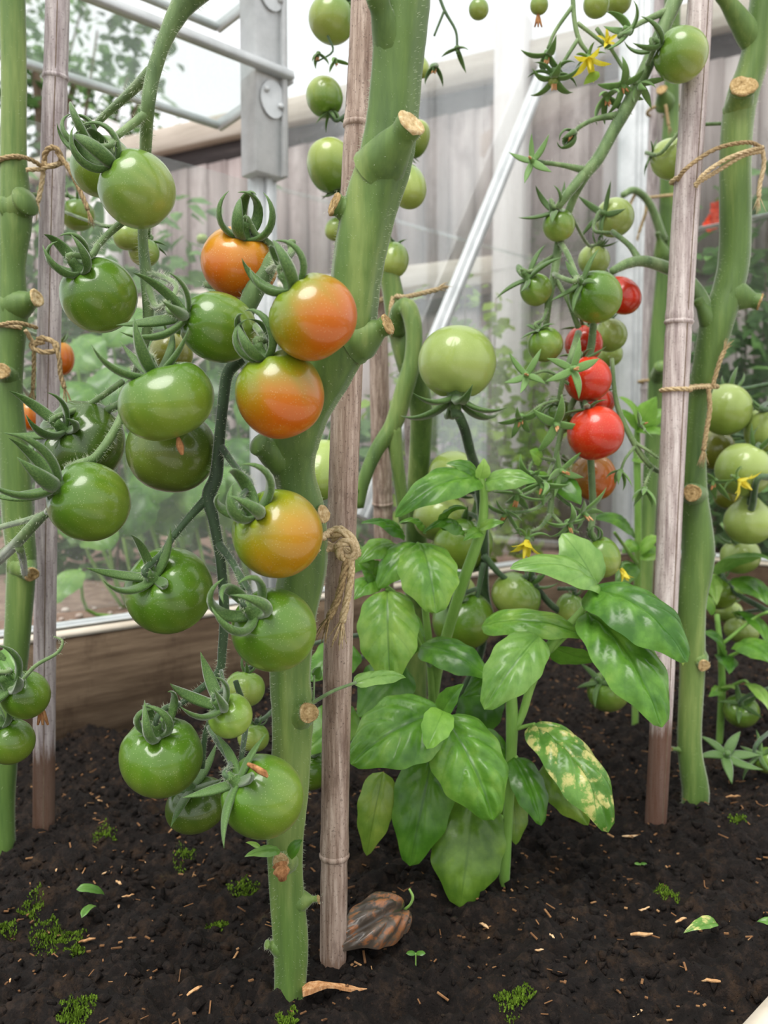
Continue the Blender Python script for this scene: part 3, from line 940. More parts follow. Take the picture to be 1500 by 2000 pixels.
T(330, 1153, 86, .575, 'green tomato hanging alone above the timber board, sepals upright', 'green', (314, 1122), style='up', k=.92, slen=.034, group=g1)
T(315, 1477, 82, .570, 'glossy green tomato with tulip shaped calyx, lowest left of the front truss', 'green', (317, 1425), style='loop', k=.92, slen=.036, group=g1, lob=.04, lobes=8)
T(450, 1398, 45, .555, 'very small green tomato with long sepals on the front truss', 'small', (438, 1375), style='up', k=.88, slen=.034, group=g1, lob=.04, dim=.16)
T(512, 1555, 82, .545, 'lowest large green tomato touching the central stem, dried flower on its top', 'green', (470, 1515), style='back', k=1.0, slen=.034, group=g1, lob=.03)
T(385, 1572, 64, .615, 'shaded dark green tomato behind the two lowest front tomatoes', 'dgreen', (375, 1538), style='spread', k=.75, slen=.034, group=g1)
T(50, 1357, 47, .60, 'small green tomato at the left edge crossed by a long curled sepal', 'green', (36, 1330), style='up', k=1.0, slen=.046, group=g1, dim=.14, style_tail=True)
T(22, 1448, 46, .62, 'small green tomato cut by the left edge below another', 'green', (10, 1415), style='up', k=.95, slen=.03, group=g1)
# dim ones behind them
g2 = 'tomatoes further back at left'
T(152, 420, 32, .98, 'small green tomato peeping out behind the left cane, upper part', 'green', None, (-.2, .2, 1), style='up', group=g2)
T(248, 462, 27, .80, 'little green tomato behind the left truss stalk, left of two', 'pgreen', None, (-.3, .3, 1), style='spread', group=g2, slen=.02)
T(281, 492, 30, .82, 'little green tomato behind the left truss stalk, right of two', 'pgreen', None, (.4, .3, 1), style='spread', group=g2, slen=.02)
T(395, 467, 11, 1.75, 'tiny yellow green fruit seen against the fence left of the orange tomato', 'pale', None, (0, 0, 1), style='spread', group=g2)
T(118, 700, 26, 1.02, 'orange tomato peeping out right of the left cane', 'orange', None, (0, 0, 1), style='up', k=1.3, group=g2)
T(60, 812, 24, 1.02, 'orange tomato between the left stem and the left cane', 'orange', None, (0, 0, 1), style='up', k=1.25, group=g2)
T(478, 1345, 40, .76, 'pale green tomato behind the very small one, left of the central stem', 'small', None, (.1, .3, 1), style='up', group=g2)
T(495, 1440, 32, .78, 'pale green tomato low behind the central stem at its left', 'small', None, (.2, .3, 1), style='up', group=g2)
T(335, 690, 42, .69, 'green tomato half hidden behind the squat and the sideways tomatoes', 'olive', None, (.1, .4, 1), style='up', group=g2)
# chain behind the central stem
g3 = 'tomatoes behind the central stem'
T(648, 38, 44, .96, 'green tomato against the sky at the top, left of the central cane', 'pgreen', None, (.5, .1, .9), style='up', group=g3, k=.95)
T(634, 190, 35, .98, 'green tomato against the sky with sepals hanging below it', 'pgreen', None, (.35, -.2, -1), style='back', group=g3, k=1.08)
T(646, 324, 45, .98, 'green tomato left of the central cane in front of the fence top', 'pgreen', None, (.3, .3, -1), style='spread', group=g3, k=1.15)
T(795, 363, 36, .93, 'green tomato with a small scar right of the central stem', 'pgreen', None, (-.3, .6, .9), style='up', group=g3, k=1.4)
T(812, 272, 26, 1.0, 'green tomato right of the central stem below the big cut stub', 'pgreen', None, (-.3, .5, -.8), style='spread', group=g3, k=1.4)
T(820, 130, 17, 1.0, 'green tomato peeping out right of the central stem near the top', 'pgreen', None, (-.3, .5, .8), style='spread', group=g3, k=1.6)
T(656, 447, 20, 1.0, 'green tomato mostly hidden left of the central stem below a cut stub', 'pgreen', None, (.5, .2, .8), style='spread', group=g3, k=1.2)
T(768, 508, 30, 1.0, 'green tomato with one stiff sepal right of the central stem above the twine', 'pgreen', None, (.1, .4, .9), style='spread', group=g3, k=1.2)
T(628, 918, 48, .86, 'pale green tomato between the central stem and the brown cane', 'pale', None, (.2, .6, .7), style='up', group=g3, k=1.4)
T(605, 1500, 45, .84, 'green tomato low between the central stem and the brown cane', 'green', None, (.2, -.3, .9), style='up', group=g3)
# middle
g4 = 'pale tomatoes behind the basil'
T(893, 708, 75, .86, 'large pale green tomato standing calyx down above the basil', 'pale', None, (-.05, -.22, -1), style='reflex', group=g4, k=.93, slen=.058, lob=.02, dim=.1, ns=6)
T(885, 925, 48, 1.02, 'pale tomato just behind the top basil leaf', 'pale', None, (.1, .4, -1), style='reflex', group=g4)
T(862, 1012, 56, 1.02, 'pale tomato between the upper basil leaves and the curled dark ones', 'pale', None, (0, .4, 1), style='up', group=g4, k=.8)
T(905, 1062, 58, 1.0, 'shaded green tomato behind the lime basil stem', 'green', None, (.1, .2, 1), style='up', group=g4)
T(905, 1212, 62, .98, 'shaded green tomato low behind the lime basil stem', 'green', None, (-.3, -.3, .8), style='up', group=g4)
T(880, 1165, 52, 1.10, 'pale tomato behind the low shaded one by the basil', 'pale', None, (-.3, .3, .8), style='up', group=g4)
T(1008, 1165, 50, .98, 'green tomato under the dark fork of stalks between basil leaves', 'pgreen', None, (.7, .0, .7), style='up', group=g4)
T(1112, 1190, 28, 1.0, 'small green tomato glinting behind the right basil branch', 'pgreen', None, (.3, .1, .9), style='up', group=g4, k=1.2)
# cherry truss at right
g5 = 'small tomatoes on the right truss'
ch = dict(group=g5, lob=.008, k=.97, dim=.08)
T(1330, 107, 50, .86, 'green tomato in front of the right cane near the top', 'pgreen', (1287, 92), style='back', slen=.032, **ch)
T(1314, 311, 38, 1.02, 'pale green tomato half behind the right cane', 'pale', None, (-.9, .2, .3), style='spread', group=g5, k=1.1, dim=.08)
T(1091, 440, 31, .90, 'small green tomato with sickle sepals, highest of the hanging right truss', 'pgreen', (1080, 418), style='back', slen=.034, **ch)
T(1200, 425, 37, 1.0, 'pale green tomato behind a tangle of sepals by the thin right stem', 'pale', (1175, 425), style='spread', slen=.03, **ch)
T(1160, 508, 30, 1.02, 'small pale tomato above the green and red pair on the right truss', 'pale', None, (.3, -.3, .9), style='up', **ch)
T(1047, 566, 31, .90, 'small pale green tomato at the left of the right truss, upper of two', 'pgreen', (1030, 548), style='spread', slen=.036, **ch)
T(1163, 580, 50, .87, 'large green tomato overlapping a red one on the right truss', 'green', (1132, 560), style='spread', slen=.03, group=g5, lob=.03, k=1.0, dim=.1)
T(1214, 577, 33, .95, 'red tomato peeping out behind the large green one', 'red', None, (-.4, .6, .6), style='spread', group=g5, k=1.3, dim=.08)
T(1192, 655, 32, .99, 'pale green tomato under the upper red one on the right truss', 'pale', None, (-.3, .4, .9), style='spread', **ch)
T(1192, 692, 24, 1.05, 'smaller pale tomato below another at the right of the red ones', 'pale', None, (-.3, .4, .9), style='spread', **ch)
T(1065, 673, 34, .88, 'small pale green tomato at the left of the right truss, lower of two', 'pgreen', (1050, 648), style='spread', slen=.022, **ch)
T(1140, 672, 36, .93, 'red tomato partly hidden behind stalks in the middle of the truss', 'red', None, (0, .3, .9), style='spread', **ch)
T(1148, 741, 45, .87, 'bright red tomato with a star calyx in front, upper of the two largest', 'red', None, (-.2, .2, .9), style='spread', **ch)
T(1172, 785, 28, .94, 'orange red tomato between the two largest red ones', 'red', None, (.1, .3, .9), style='spread', **ch)
T(1163, 846, 54, .86, 'largest red tomato, lowest ripe one on the right truss', 'red', None, (-.3, .1, .9), style='spread', **ch)
T(1094, 815, 33, .90, 'small dark green tomato left of the largest red one', 'dgreen', None, (-.5, -.2, .8), style='spread', **ch)
T(1160, 932, 44, .94, 'rust coloured tomato below the largest red one', 'rust', None, (-.1, .3, .9), style='up', group=g5, k=1.05, dim=.1, ripe=(.6, -.3, -.5))
T(1116, 938, 34, .97, 'olive tomato behind the hairy flower stalks', 'olive', None, (-.1, .3, .9), style='spread', **ch)
T(1175, 1088, 37, .88, 'round green tomato at the foot of the right truss above the basil', 'pgreen', (1160, 1052), style='loop', slen=.018, group=g5, k=1.12, dim=.08)
T(935, 18, 19, .92, 'tiny green tomato against the sky at the top, left of a pair', 'pgreen', None, (-.2, 0, 1), style='up', **ch)
T(1053, 10, 17, .92, 'tiny green tomato against the sky with a long dried tip', 'pgreen', None, (.1, 0, 1), style='up', group=g5, k=1.0, dim=.08, style_tail=True)
T(1165, 8, 25, .90, 'green tomato cut by the top edge, left of a pair', 'pgreen', None, (.1, 0, 1), style='up', **ch)
T(1208, 2, 24, .93, 'green tomato cut by the top edge, right of a pair', 'pgreen', None, (.1, 0, 1), style='up', **ch)
T(1080, 158, 10, .90, 'pea sized green tomato held in a drooping calyx at the top', 'pgreen', None, (0, 0, 1), style='reflex', slen=.026, **ch)
T(1188, 1350, 42, 1.02, 'green tomato lying low behind the right basil branch', 'pgreen', (1170, 1330), style='spread', slen=.03, group=g5)
# cluster at the right edge
g6 = 'pale tomatoes at the right edge'
T(1418, 800, 49, 1.12, 'pale green tomato beside the twine tail, highest of the right edge cluster', 'pale', None, (.3, .4, .8), style='up', group=g6, k=1.02)
T(1396, 878, 38, 1.18, 'yellowish olive tomato behind the twine tail', 'olive', None, (.5, .3, .6), style='up', group=g6, k=1.0)
T(1500, 842, 44, 1.12, 'pale tomato cut by the right edge, upper one', 'pale', None, (-.2, -.3, .8), style='up', group=g6, k=1.15)
T(1452, 918, 54, 1.08, 'pale green tomato with a bright shoulder in the middle of the right edge cluster', 'pale', None, (.5, .1, .8), style='up', group=g6, k=.95)
T(1424, 968, 30, 1.22, 'shaded olive tomato behind the yellow flower at the right edge', 'olive', None, (.2, .1, .8), style='up', group=g6)
T(1462, 1020, 46, 1.10, 'pear shaped pale tomato at the right edge, below the yellow flower', 'pale', None, (0, -.1, 1), style='up', group=g6, k=.95, dim=-.28)
T(1446, 1086, 38, 1.22, 'pale tomato below the pear shaped one', 'pale', None, (-.3, -.1, .9), style='up', group=g6)
T(1402, 1158, 36, 1.25, 'shaded green tomato behind the right hand stem, low', 'green', None, (.2, .3, .9), style='up', group=g6)
T(1448, 1232, 34, 1.25, 'flat pale tomato among the low leaves at right', 'pale', None, (.2, .1, .9), style='up', group=g6, k=.75)
T(1448, 1388, 34, 1.14, 'green tomato just above the soil at right', 'pgreen', (1440, 1372), style='spread', group=g6, slen=.03)
T(1498, 1485, 26, 1.02, 'green tomato resting on the soil, cut by the right edge', 'pgreen', (1478, 1470), style='spread', group=g6, slen=.03)
T(1424, 1195, 26, 1.3, 'small pale tomato above the flat one at right', 'pale', None, (.2, .1, .9), style='up', group=g6)

# ------------------------------------------------------------------ the central tomato plant
p1 = empty('tomato_plant', GS(562, 1985), 'thick central tomato stem with cut stubs, bearing the two front trusses', 'tomato plant')
stem(p1, [(562, 2030, 58, .606), (563, 1985, 58, .606), (568, 1900, 64, .607), (568, 1830, 70, .607), (560, 1730, 68, .607), (558, 1640, 72, .607), (566, 1550, 76, .607),
          (572, 1450, 78, .607), (574, 1385, 84, .607), (568, 1320, 80, .607), (576, 1200, 88, .605), (594, 1100, 92, .603), (592, 1000, 84, .60), (576, 930, 78, .597),
          (572, 870, 98, .594), (596, 795, 100, .588), (640, 722, 100, .580), (682, 640, 96, .572), (692, 560, 96, .568), (704, 480, 100, .565), (722, 400, 104, .562),
          (748, 320, 104, .558), (762, 250, 100, .556), (772, 150, 96, .553), (780, 60, 100, .55), (788, -40, 100, .548), (790, -160, 90, .548), (792, -420, 80, .55), (800, -800, 64, .56)], hair=5000, hlen=.0026, seg=28, sub=6, amp=.06, ridges=5)
stub(p1, (735, 335, .556), (803, 240, .530), 88, 56, nodule=1.02)
stub(p1, (700, 420, .562), (652, 398, .555), 60, 42, nodule=1.05)
stub(p1, (690, 668, .572), (758, 634, .560), 80, 40, nodule=1.0)
stub(p1, (560, 905, .595), (503, 866, .575), 64, 46, face=False, nodule=1.0)
stub(p1, (596, 1010, .60), (632, 1004, .590), 44, 32, nodule=1.1)
stub(p1, (580, 1400, .606), (603, 1392, .585), 58, 34, nodule=1.15)
stub(p1, (560, 1680, .606), (548, 1682, .578), 50, 26, nodule=1.2)
stub(p1, (575, 1760, .607), (622, 1755, .602), 44, 14, nodule=1.0)
stub(p1, (555, 1850, .607), (520, 1845, .600), 44, 18, nodule=1.1, face=False)
stub(p1, (775, 120, .553), (735, -10, .53), 70, 44, face=False, nodule=1.0)
# truss 1, hanging from above at upper left
multi(p1, [
    [(735, -10, 40, .53), (660, -120, 44, .54), (520, -130, 60, .57), (400, -40, 64, .60), (354, 15, 42, .605), (322, 78, 29, .605), (298, 150, 28, .605), (288, 215, 27, .605), (285, 275, 24, .625), (281, 370, 22, .645), (279, 470, 20, .63), (286, 545, 24, .62),
     (288, 640, 20, .62), (262, 735, 18, .625), (235, 820, 18, .60), (190, 890, 18, .585), (155, 905, 16, .59), (130, 915, 12, .60)],
    [(295, 140, 24, .605), (250, 185, 18, .63), (205, 225, 14, .655), (182, 250, 12, .67)],
    ped((200, 326), (176, 240, .67), w=11),
    [(286, 222, 18, .605), (255, 245, 16, .60), (225, 268, 13, .590)],
    ped((268, 370), (215, 285, .578), (226, 268, .590), w=12),
    [(279, 405, 14, .635), (222, 448, 14, .62), (190, 480, 13, .605)],
    ped((193, 577), (176, 500, .597), (192, 478, .605), w=13),
    ped((427, 640), (345, 560, .57), (315, 540, .60), (288, 535, .62), w=11),
    [(288, 555, 16, .62), (305, 600, 14, .60), (330, 590, 12, .57)],
    ped((325, 783), (296, 700, .525), (275, 690, .56), (258, 745, .62), w=12),
    [(250, 780, 15, .62), (200, 805, 15, .64), (165, 810, 13, .64)],
    ped((158, 866), (152, 800, .63), (175, 790, .635), (240, 745, .62), w=12),
    ped((335, 880), (330, 800, .63), (280, 740, .63), w=10),
], 'peduncle', 'truss', hair=2600, hlen=.0035)
# truss 2, the orange fruits
multi(p1, [
    [(600, 800, 52, .60), (545, 745, 44, .595), (488, 650, 38, .59), (478, 618, 34, .588), (498, 565, 40, .585), (520, 530, 34, .585), (535, 500, 26, .585), (552, 492, 22, .588)],
    ped((468, 514), (500, 458, .587), (520, 470, .588), (545, 492, .588), w=12),
    ped((612, 620), (558, 520, .510), (545, 515, .55), (522, 530, .585), w=14),
    [(495, 568, 30, .585), (470, 563, 20, .59), (430, 560, 14, .60), (400, 556, 12, .61)],
    ped((547, 770), (516, 665, .53), (500, 640, .555), (482, 625, .585), w=14),
    [(568, 470, 20, .58), (570, 490, 16, .58), (560, 505, 12, .57)],
], 'peduncle', 'truss', hair=2600, hlen=.0035)
# truss 3, the dark stalk down to the lower fruits
multi(p1, [
    [(470, 700, 26, .60), (445, 728, 24, .598), (437, 775, 22, .595), (428, 865, 22, .59), (422, 930, 26, .588), (408, 970, 28, .587), (418, 1020, 22, .585), (430, 1090, 20, .585), (438, 1190, 20, .588), (434, 1270, 18, .588), (425, 1315, 16, .588),
     (370, 1362, 13, .585), (345, 1380, 12, .58)],
    [(430, 870, 16, .59), (455, 905, 13, .575), (485, 940, 12, .55)],
    ped((542, 1042), (490, 945, .540), (470, 925, .56), w=12),
    [(410, 968, 20, .587), (370, 1010, 15, .583), (335, 1052, 14, .578)],
    ped((330, 1153), (318, 1080, .568), (335, 1052, .578), w=14),
    [(425, 1060, 18, .585), (455, 1100, 15, .57), (478, 1150, 13, .55)],
    ped((535, 1230), (488, 1158, .540), (462, 1110, .565), w=12),
    ped((315, 1477), (320, 1385, .565), (350, 1375, .58), w=12),
    ped((450, 1398), (436, 1345, .555), (432, 1310, .575), w=8),
    [(428, 1310, 14, .588), (415, 1390, 13, .60), (400, 1440, 12, .60), (395, 1500, 11, .60)],
    ped((385, 1572), (385, 1500, .605), (398, 1445, .60), w=9),
    ped((512, 1555), (450, 1490, .55), (425, 1450, .575), (408, 1420, .595), w=11),
    [(460, 1330, 11, .62), (480, 1400, 12, .62), (470, 1490, 10, .57)],
], 'peduncle', 'dtruss', hair=2600, hlen=.003)
leaf(p1, (548, 1660, .58), (478, 1672, .565), 30, (0, -.5, 1), 'basil_pale', nu=10, nv=6)
leaf(p1, (510, 1655, .575), (480, 1645, .57), 14, (0, -.5, 1), 'basil', nu=8, nv=4)
leaf(p1, (562, 1672, .58), (590, 1640, .575), 30, (.2, -.7, 1), 'basil_dark', nu=10, nv=6)
leaf(p1, (690, 1334, .60), (794, 1322, .63), 42, (0, -.7, 1), 'basil_pale', nu=14, nv=8, name='side_shoot_leaf')
multi(p1, [[(612, 1372, 8, .585), (650, 1350, 7, .588), (695, 1333, 6, .60)], [(612, 1370, 5, .60), (614, 1320, 4, .62)]], 'side_shoot', 'truss')
leaf(p1, (614, 1325, .62), (626, 1302, .62), 26, (0, -.7, 1), 'basil_pale', nu=8, nv=6)
mb = MB()
for k in range(4): tube(mb, [(P(484 + k * 3, 1492 + k * 2, .520), .0012), (P(500 + k * 2, 1500 + 2 * k, .517), .0018), (P(520 + k, 1508 + k * 3, .516), .001)], 6, 3)
mb.build('dried_flower', M['dry'], p1)
mb = MB(); tube(mb, [(P(547, 1690, .575), .005), (P(550, 1702, .572), .006), (P(552, 1718, .572), .003)], 7, 3, wob=.3); mb.build('dried_flower', M['dry'], p1)
mb = MB(); tube(mb, [(P(348, 855, .53), .0012), (P(352, 872, .528), .0024), (P(356, 888, .528), .001)], 6, 3); mb.build('dried_flower', M['dry'], p1)
finish_hairs(p1)

# ------------------------------------------------------------------ left tomato plant
p2 = empty('tomato_plant', GS(10, 1668), 'tomato stem at the left edge tied to the grey cane', 'tomato plant')
stem(p2, [(8, 1720, 40, .855), (10, 1665, 42, .855), (12, 1560, 36, .855), (20, 1400, 44, .85), (32, 1280, 48, .85), (42, 1130, 54, .85), (42, 1080, 56, .85), (34, 1000, 58, .85), (28, 900, 58, .85),
          (18, 780, 50, .85), (20, 690, 50, .85), (24, 610, 56, .85), (22, 520, 50, .85), (28, 440, 60, .85), (28, 390, 58, .85), (25, 300, 48, .85), (26, 150, 46, .85), (22, 0, 48, .85), (20, -80, 48, .85), (14, -480, 42, .85)], hair=1800, hlen=.0025)
stub(p2, (25, 600, .85), (72, 582, .84), 56, 34, nodule=1.0)
stub(p2, (18, 735, .85), (4, 725, .825), 40, 26, nodule=1.15)
stub(p2, (42, 1105, .85), (62, 1122, .832), 50, 28, nodule=1.0)
stub(p2, (28, 410, .85), (52, 392, .84), 64, 46, face=False)
multi(p2, [
    [(-60, 1140, 22, .78), (0, 1090, 22, .70), (35, 1058, 22, .62), (70, 1020, 22, .60), (95, 1000, 14, .585)],
    [(-60, 1050, 14, .70), (0, 1030, 12, .66), (45, 1018, 12, .62), (85, 1005, 12, .59)],
    ped((174, 980), (105, 975, .56), (92, 1000, .585), w=13),
    [(38, 1070, 16, .62), (45, 1095, 14, .66), (48, 1120, 12, .80)],
    [(-60, 1290, 14, .66), (-20, 1330, 12, .60), (18, 1345, 9, .585), (40, 1332, 8, .575), (70, 1300, 8, .57), (112, 1275, 7, .57), (122, 1252, 5, .57), (105, 1243, 2, .57)],
    ped((50, 1357), (20, 1310, .585), (-20, 1290, .61), w=9), ped((22, 1448), (-10, 1370, .61), (-20, 1330, .6), w=9),
    ped((152, 420), (120, 380, .97), (60, 380, .86), w=8), ped((118, 700), (90, 660, 1.0), (30, 640, .87), w=8), ped((60, 812), (55, 770, 1.0), (28, 740, .87), w=8),
    ped((248, 462), (200, 440, .84), (90, 400, .97), w=6), ped((281, 492), (262, 450, .82), (200, 440, .84), w=6),
], 'peduncle', 'truss', hair=800, hlen=.0025)
leaf(p2, (0, 1270, .60), (40, 1330, .585), 46, (.2, -1, .3), 'basil_pale', nu=12, nv=6)
finish_hairs(p2)

# ------------------------------------------------------------------ right tomato plant
p3 = empty('tomato_plant', GS(1352, 1590), 'tall tomato stem at right tied to the pale cane, bearing the red truss', 'tomato plant')
stem(p3, [(1352, 1640, 50, .955), (1352, 1590, 48, .955), (1358, 1545, 52, .955), (1346, 1450, 46, .955), (1352, 1300, 48, .955), (1350, 1180, 56, .955), (1364, 1080, 62, .955), (1356, 960, 50, .955), (1358, 850, 42, .955),
          (1366, 780, 42, .955), (1382, 710, 52, .95), (1402, 630, 62, .945), (1425, 560, 58, .945), (1437, 480, 58, .945), (1438, 300, 58, .94), (1448, 200, 58, .94), (1475, 110, 52, .935), (1492, 0, 50, .93), (1505, -80, 50, .93), (1540, -480, 42, .93)], hair=2400, hlen=.003)
stub(p3, (1425, 575, .945), (1484, 590, .935), 56, 32, nodule=1.0)
stub(p3, (1442, 215, .94), (1452, 168, .915), 50, 44, nodule=1.15)
stub(p3, (1356, 965, .955), (1352, 963, .925), 46, 30, nodule=1.1)
stub(p3, (1478, 90, .935), (1405, -20, .92), 44, 30, face=False, nodule=1.0)
stub(p3, (1395, 640, .945), (1362, 585, .94), 40, 22, face=False, nodule=1.0)
stub(p3, (1360, 1285, .955), (1375, 1300, .935), 40, 22, nodule=1.1)
stub(p3, (1345, 1465, .955), (1312, 1463, .95), 22, 8, nodule=1.0)
stub(p3, (1375, 1090, .955), (1394, 1080, .945), 40, 12, face=False, nodule=1.0)
D = .885
multi(p3, [
    [(1505, -60, 40, .93), (1420, -120, 36, .92), (1345, -50, 32, .90), (1308, 25, 28, .89), (1264, 128, 26, D), (1228, 202, 26, D), (1200, 252, 24, D), (1168, 310, 24, D), (1140, 345, 22, D), (1115, 400, 15, .90), (1092, 475, 18, .91), (1082, 540, 16, .90), (1070, 600, 14, .90), (1062, 690, 12, .91)],
    [(1145, 335, 20, D), (1112, 375, 18, .88), (1090, 405, 14, .885)],
    ped((1091, 440), (1085, 405, .885), (1112, 375, .88), w=9),
    [(1206, 225, 16, D), (1165, 232, 10, D), (1135, 246, 9, D), (1122, 258, 8, D)],
    [(1140, 332, 15, D), (1095, 322, 9, D), (1045, 316, 9, .88)],
    [(1306, 20, 16, .89), (1250, 45, 10, .88), (1208, 72, 9, .87)],
    ped((1330, 107), (1275, 100, .855), (1262, 130, D), w=9),
    [(1118, -20, 9, .9), (1122, 40, 9, .9), (1132, 80, 9, .9), (1150, 105, 7, .9)],
    [(1120, 10, 8, .9), (1085, 60, 7, .9), (1070, 95, 6, .9)],
    [(1130, 75, 8, .9), (1098, 125, 7, .9), (1082, 146, 7, .9)],
    [(1165, 55, 8, .9), (1190, 90, 7, .9), (1215, 130, 7, .9), (1235, 160, 6, .88), (1250, 165, 5, .88)],
    [(1128, 45, 8, .9), (1160, 70, 7, .9), (1190, 95, 6, .9)],
    # second arm behind the cane
    [(1392, 640, 30, .945), (1368, 580, 28, .945), (1335, 540, 26, .955), (1300, 522, 24, .95), (1258, 510, 22, .93), (1225, 515, 20, .915), (1195, 530, 14, .90)],
    [(1250, 512, 16, .93), (1230, 480, 11, .94), (1195, 452, 10, .96)],
    ped((1200, 425), (1160, 450, .97), (1195, 455, .96), w=7),
    [(1092, 470, 12, .91), (1110, 500, 11, .88), (1128, 545, 10, .865)],
    ped((1163, 580), (1120, 550, .845), (1090, 540, .87), (1082, 535, .90), w=10),
    ped((1047, 566), (1035, 530, .89), (1060, 512, .90), (1088, 495, .91), w=7),
    ped((1065, 673), (1060, 625, .885), (1070, 600, .90), w=7),
    [(1085, 545, 10, .90), (1110, 590, 9, .89), (1130, 640, 12, .895)],
    [(1165, 545, 12, .93), (1160, 620, 14, .905), (1152, 690, 16, .90), (1130, 760, 14, .89), (1100, 830, 12, .885), (1085, 900, 12, .88), (1078, 960, 13, .875), (1074, 1010, 13, .87)],
    [(1130, 650, 14, .885), (1118, 690, 14, .86), (1100, 740, 12, .86), (1090, 790, 9, .87)],
    [(1152, 870, 14, .91), (1156, 940, 14, .90), (1158, 1000, 14, .895), (1152, 1045, 12, .885)],
    ped((1175, 1088), (1152, 1040, .875), w=9),
    ped((1163, 846), (1140, 800, .88), (1130, 760, .89), w=8),
    ped((1148, 741), (1140, 700, .885), w=8), ped((1140, 672), (1150, 640, .92), w=7),
    ped((1214, 577), (1190, 540, .95), w=7), ped((1192, 655), (1165, 620, .97), w=7), ped((1192, 692), (1160, 660, 1.0), w=6),
    ped((1172, 785), (1150, 740, .93), w=6), ped((1094, 815), (1090, 780, .88), w=7), ped((1160, 932), (1152, 885, .92), w=9), ped((1116, 938), (1100, 890, .94), w=6),
    ped((1160, 508), (1150, 480, 1.0), (1115, 420, .93), w=6), ped((1314, 311), (1290, 300, 1.0), (1340, 250, .99), (1430, 240, .95), w=7),
    [(1195, 700, 8, .93), (1205, 790, 10, .92), (1240, 868, 12, .91), (1272, 912, 10, .91), (1300, 925, 9, .93)],
    [(1240, 865, 8, .91), (1265, 880, 6, .9), (1285, 895, 5, .9)], [(1242, 870, 7, .91), (1222, 895, 6, .9), (1212, 920, 5, .9)], [(1275, 912, 6, .91), (1262, 940, 5, .9), (1258, 955, 4, .9)],
    # hairy flower stalks
    [(1085, 900, 9, .88), (1050, 895, 7, .86), (1036, 910, 6, .855), (1032, 935, 5, .855)],
    [(1080, 905, 9, .88), (1060, 945, 7, .85), (1020, 968, 6, .84), (1012, 955, 5, .84)],
    [(1076, 965, 10, .875), (1052, 990, 7, .85), (1020, 1000, 6, .84), (985, 1000, 4, .84)],
    [(1074, 1005, 10, .87), (1055, 1030, 7, .85), (1030, 1040, 6, .84)],
    [(1080, 960, 9, .875), (1110, 985, 7, .86), (1140, 1000, 5, .86)],
    [(1078, 1005, 9, .87), (1105, 1030, 7, .86), (1130, 1040, 5, .86)],
    [(1100, 780, 7, .87), (1060, 790, 6, .86), (1030, 812, 5, .86)], [(1110, 750, 7, .86), (1070, 725, 6, .86), (1030, 735, 5, .86)],
], 'peduncle', 'truss', seg=8, sub=4, hair=1500, hlen=.0032)
f_ = (-.2, -1, .2)
star(p3, 1040, 315, .88, (-.5, -.9, .2), 'spread', .022)
star(p3, 1120, 260, D, (-.6, -.2, -.6), 'loop', .022, 'sepal')
star(p3, 1070, 105, .9, (-.3, -.2, -1), 'reflex', .026, n=4)
star(p3, 1082, 150, .9, (0, -.2, -1), 'reflex', .028)
star(p3, 1028, 733, .86, f_, 'spread', .022)
star(p3, 1118, 722, .84, (.1, -1, .1), 'spread', .026)
star(p3, 1018, 815, .86, (-.2, -.6, -.7), 'reflex', .024)
star(p3, 1086, 826, .85, (0, -.8, -.4), 'spread', .028, n=4)
star(p3, 1036, 925, .855, (-.2, -.5, -.8), 'reflex', .022)
star(p3, 1095, 920, .855, (.5, -.8, -.2), 'spread', .024)
star(p3, 1012, 965, .84, (-.3, -.4, -.9), 'spread', .026)
star(p3, 1060, 945, .845, (-.2, -.7, -.7), 'back', .024)
star(p3, 990, 1002, .84, (-.6, -.4, -.6), 'spread', .022)
star(p3, 1138, 1000, .86, (.5, -.6, -.6), 'spread', .026)
star(p3, 1110, 1020, .855, (.3, -.6, -.8), 'reflex', .024)
star(p3, 1215, 165, .88, (.2, -.5, -.8), 'reflex', .024)
star(p3, 1185, 190, .89, (0, -.5, -1), 'up', .024)
star(p3, 1250, 165, .88, (.3, -.5, -.7), 'up', .022, dry=False)
star(p3, 1230, 60, .88, (-.7, -.4, .1), 'up', .026, dry=False)
star(p3, 1212, 920, .9, (-.4, -.3, -1), 'up', .018, dry=False)
star(p3, 1258, 955, .9, (0, -.3, -1), 'up', .02, dry=False)
star(p3, 1250, 830, .93, (.7, -.3, .4), 'spread', .018)
flower(p3, 1150, 112, .895, (0, -.5, -1), .022)
flower(p3, 1184, 84, .90, (.1, -.9, .2), .013)
flower(p3, 1030, 1052, .835, (-.25, -.4, -1), .026, open_=.7)
flower(p3, 1212, 1108, .90, (.4, -.4, -1), .018, open_=.5)
leaf(p3, (1060, 900, .865), (1035, 880, .85), 34, FACE, 'basil', name='leaflet', nu=10, nv=6)
leaf(p3, (1075, 960, .87), (1045, 920, .85), 40, FACE, 'basil', name='leaflet', nu=10, nv=6)
leaf(p3, (1090, 930, .87), (1135, 985, .85), 46, FACE, 'basil_dark', name='leaflet', nu=10, nv=6)
leaf(p3, (1170, 140, .9), (1140, 165, .9), 20, FACE, 'foliage_lime', name='leaflet', nu=8, nv=4)
finish_hairs(p3)

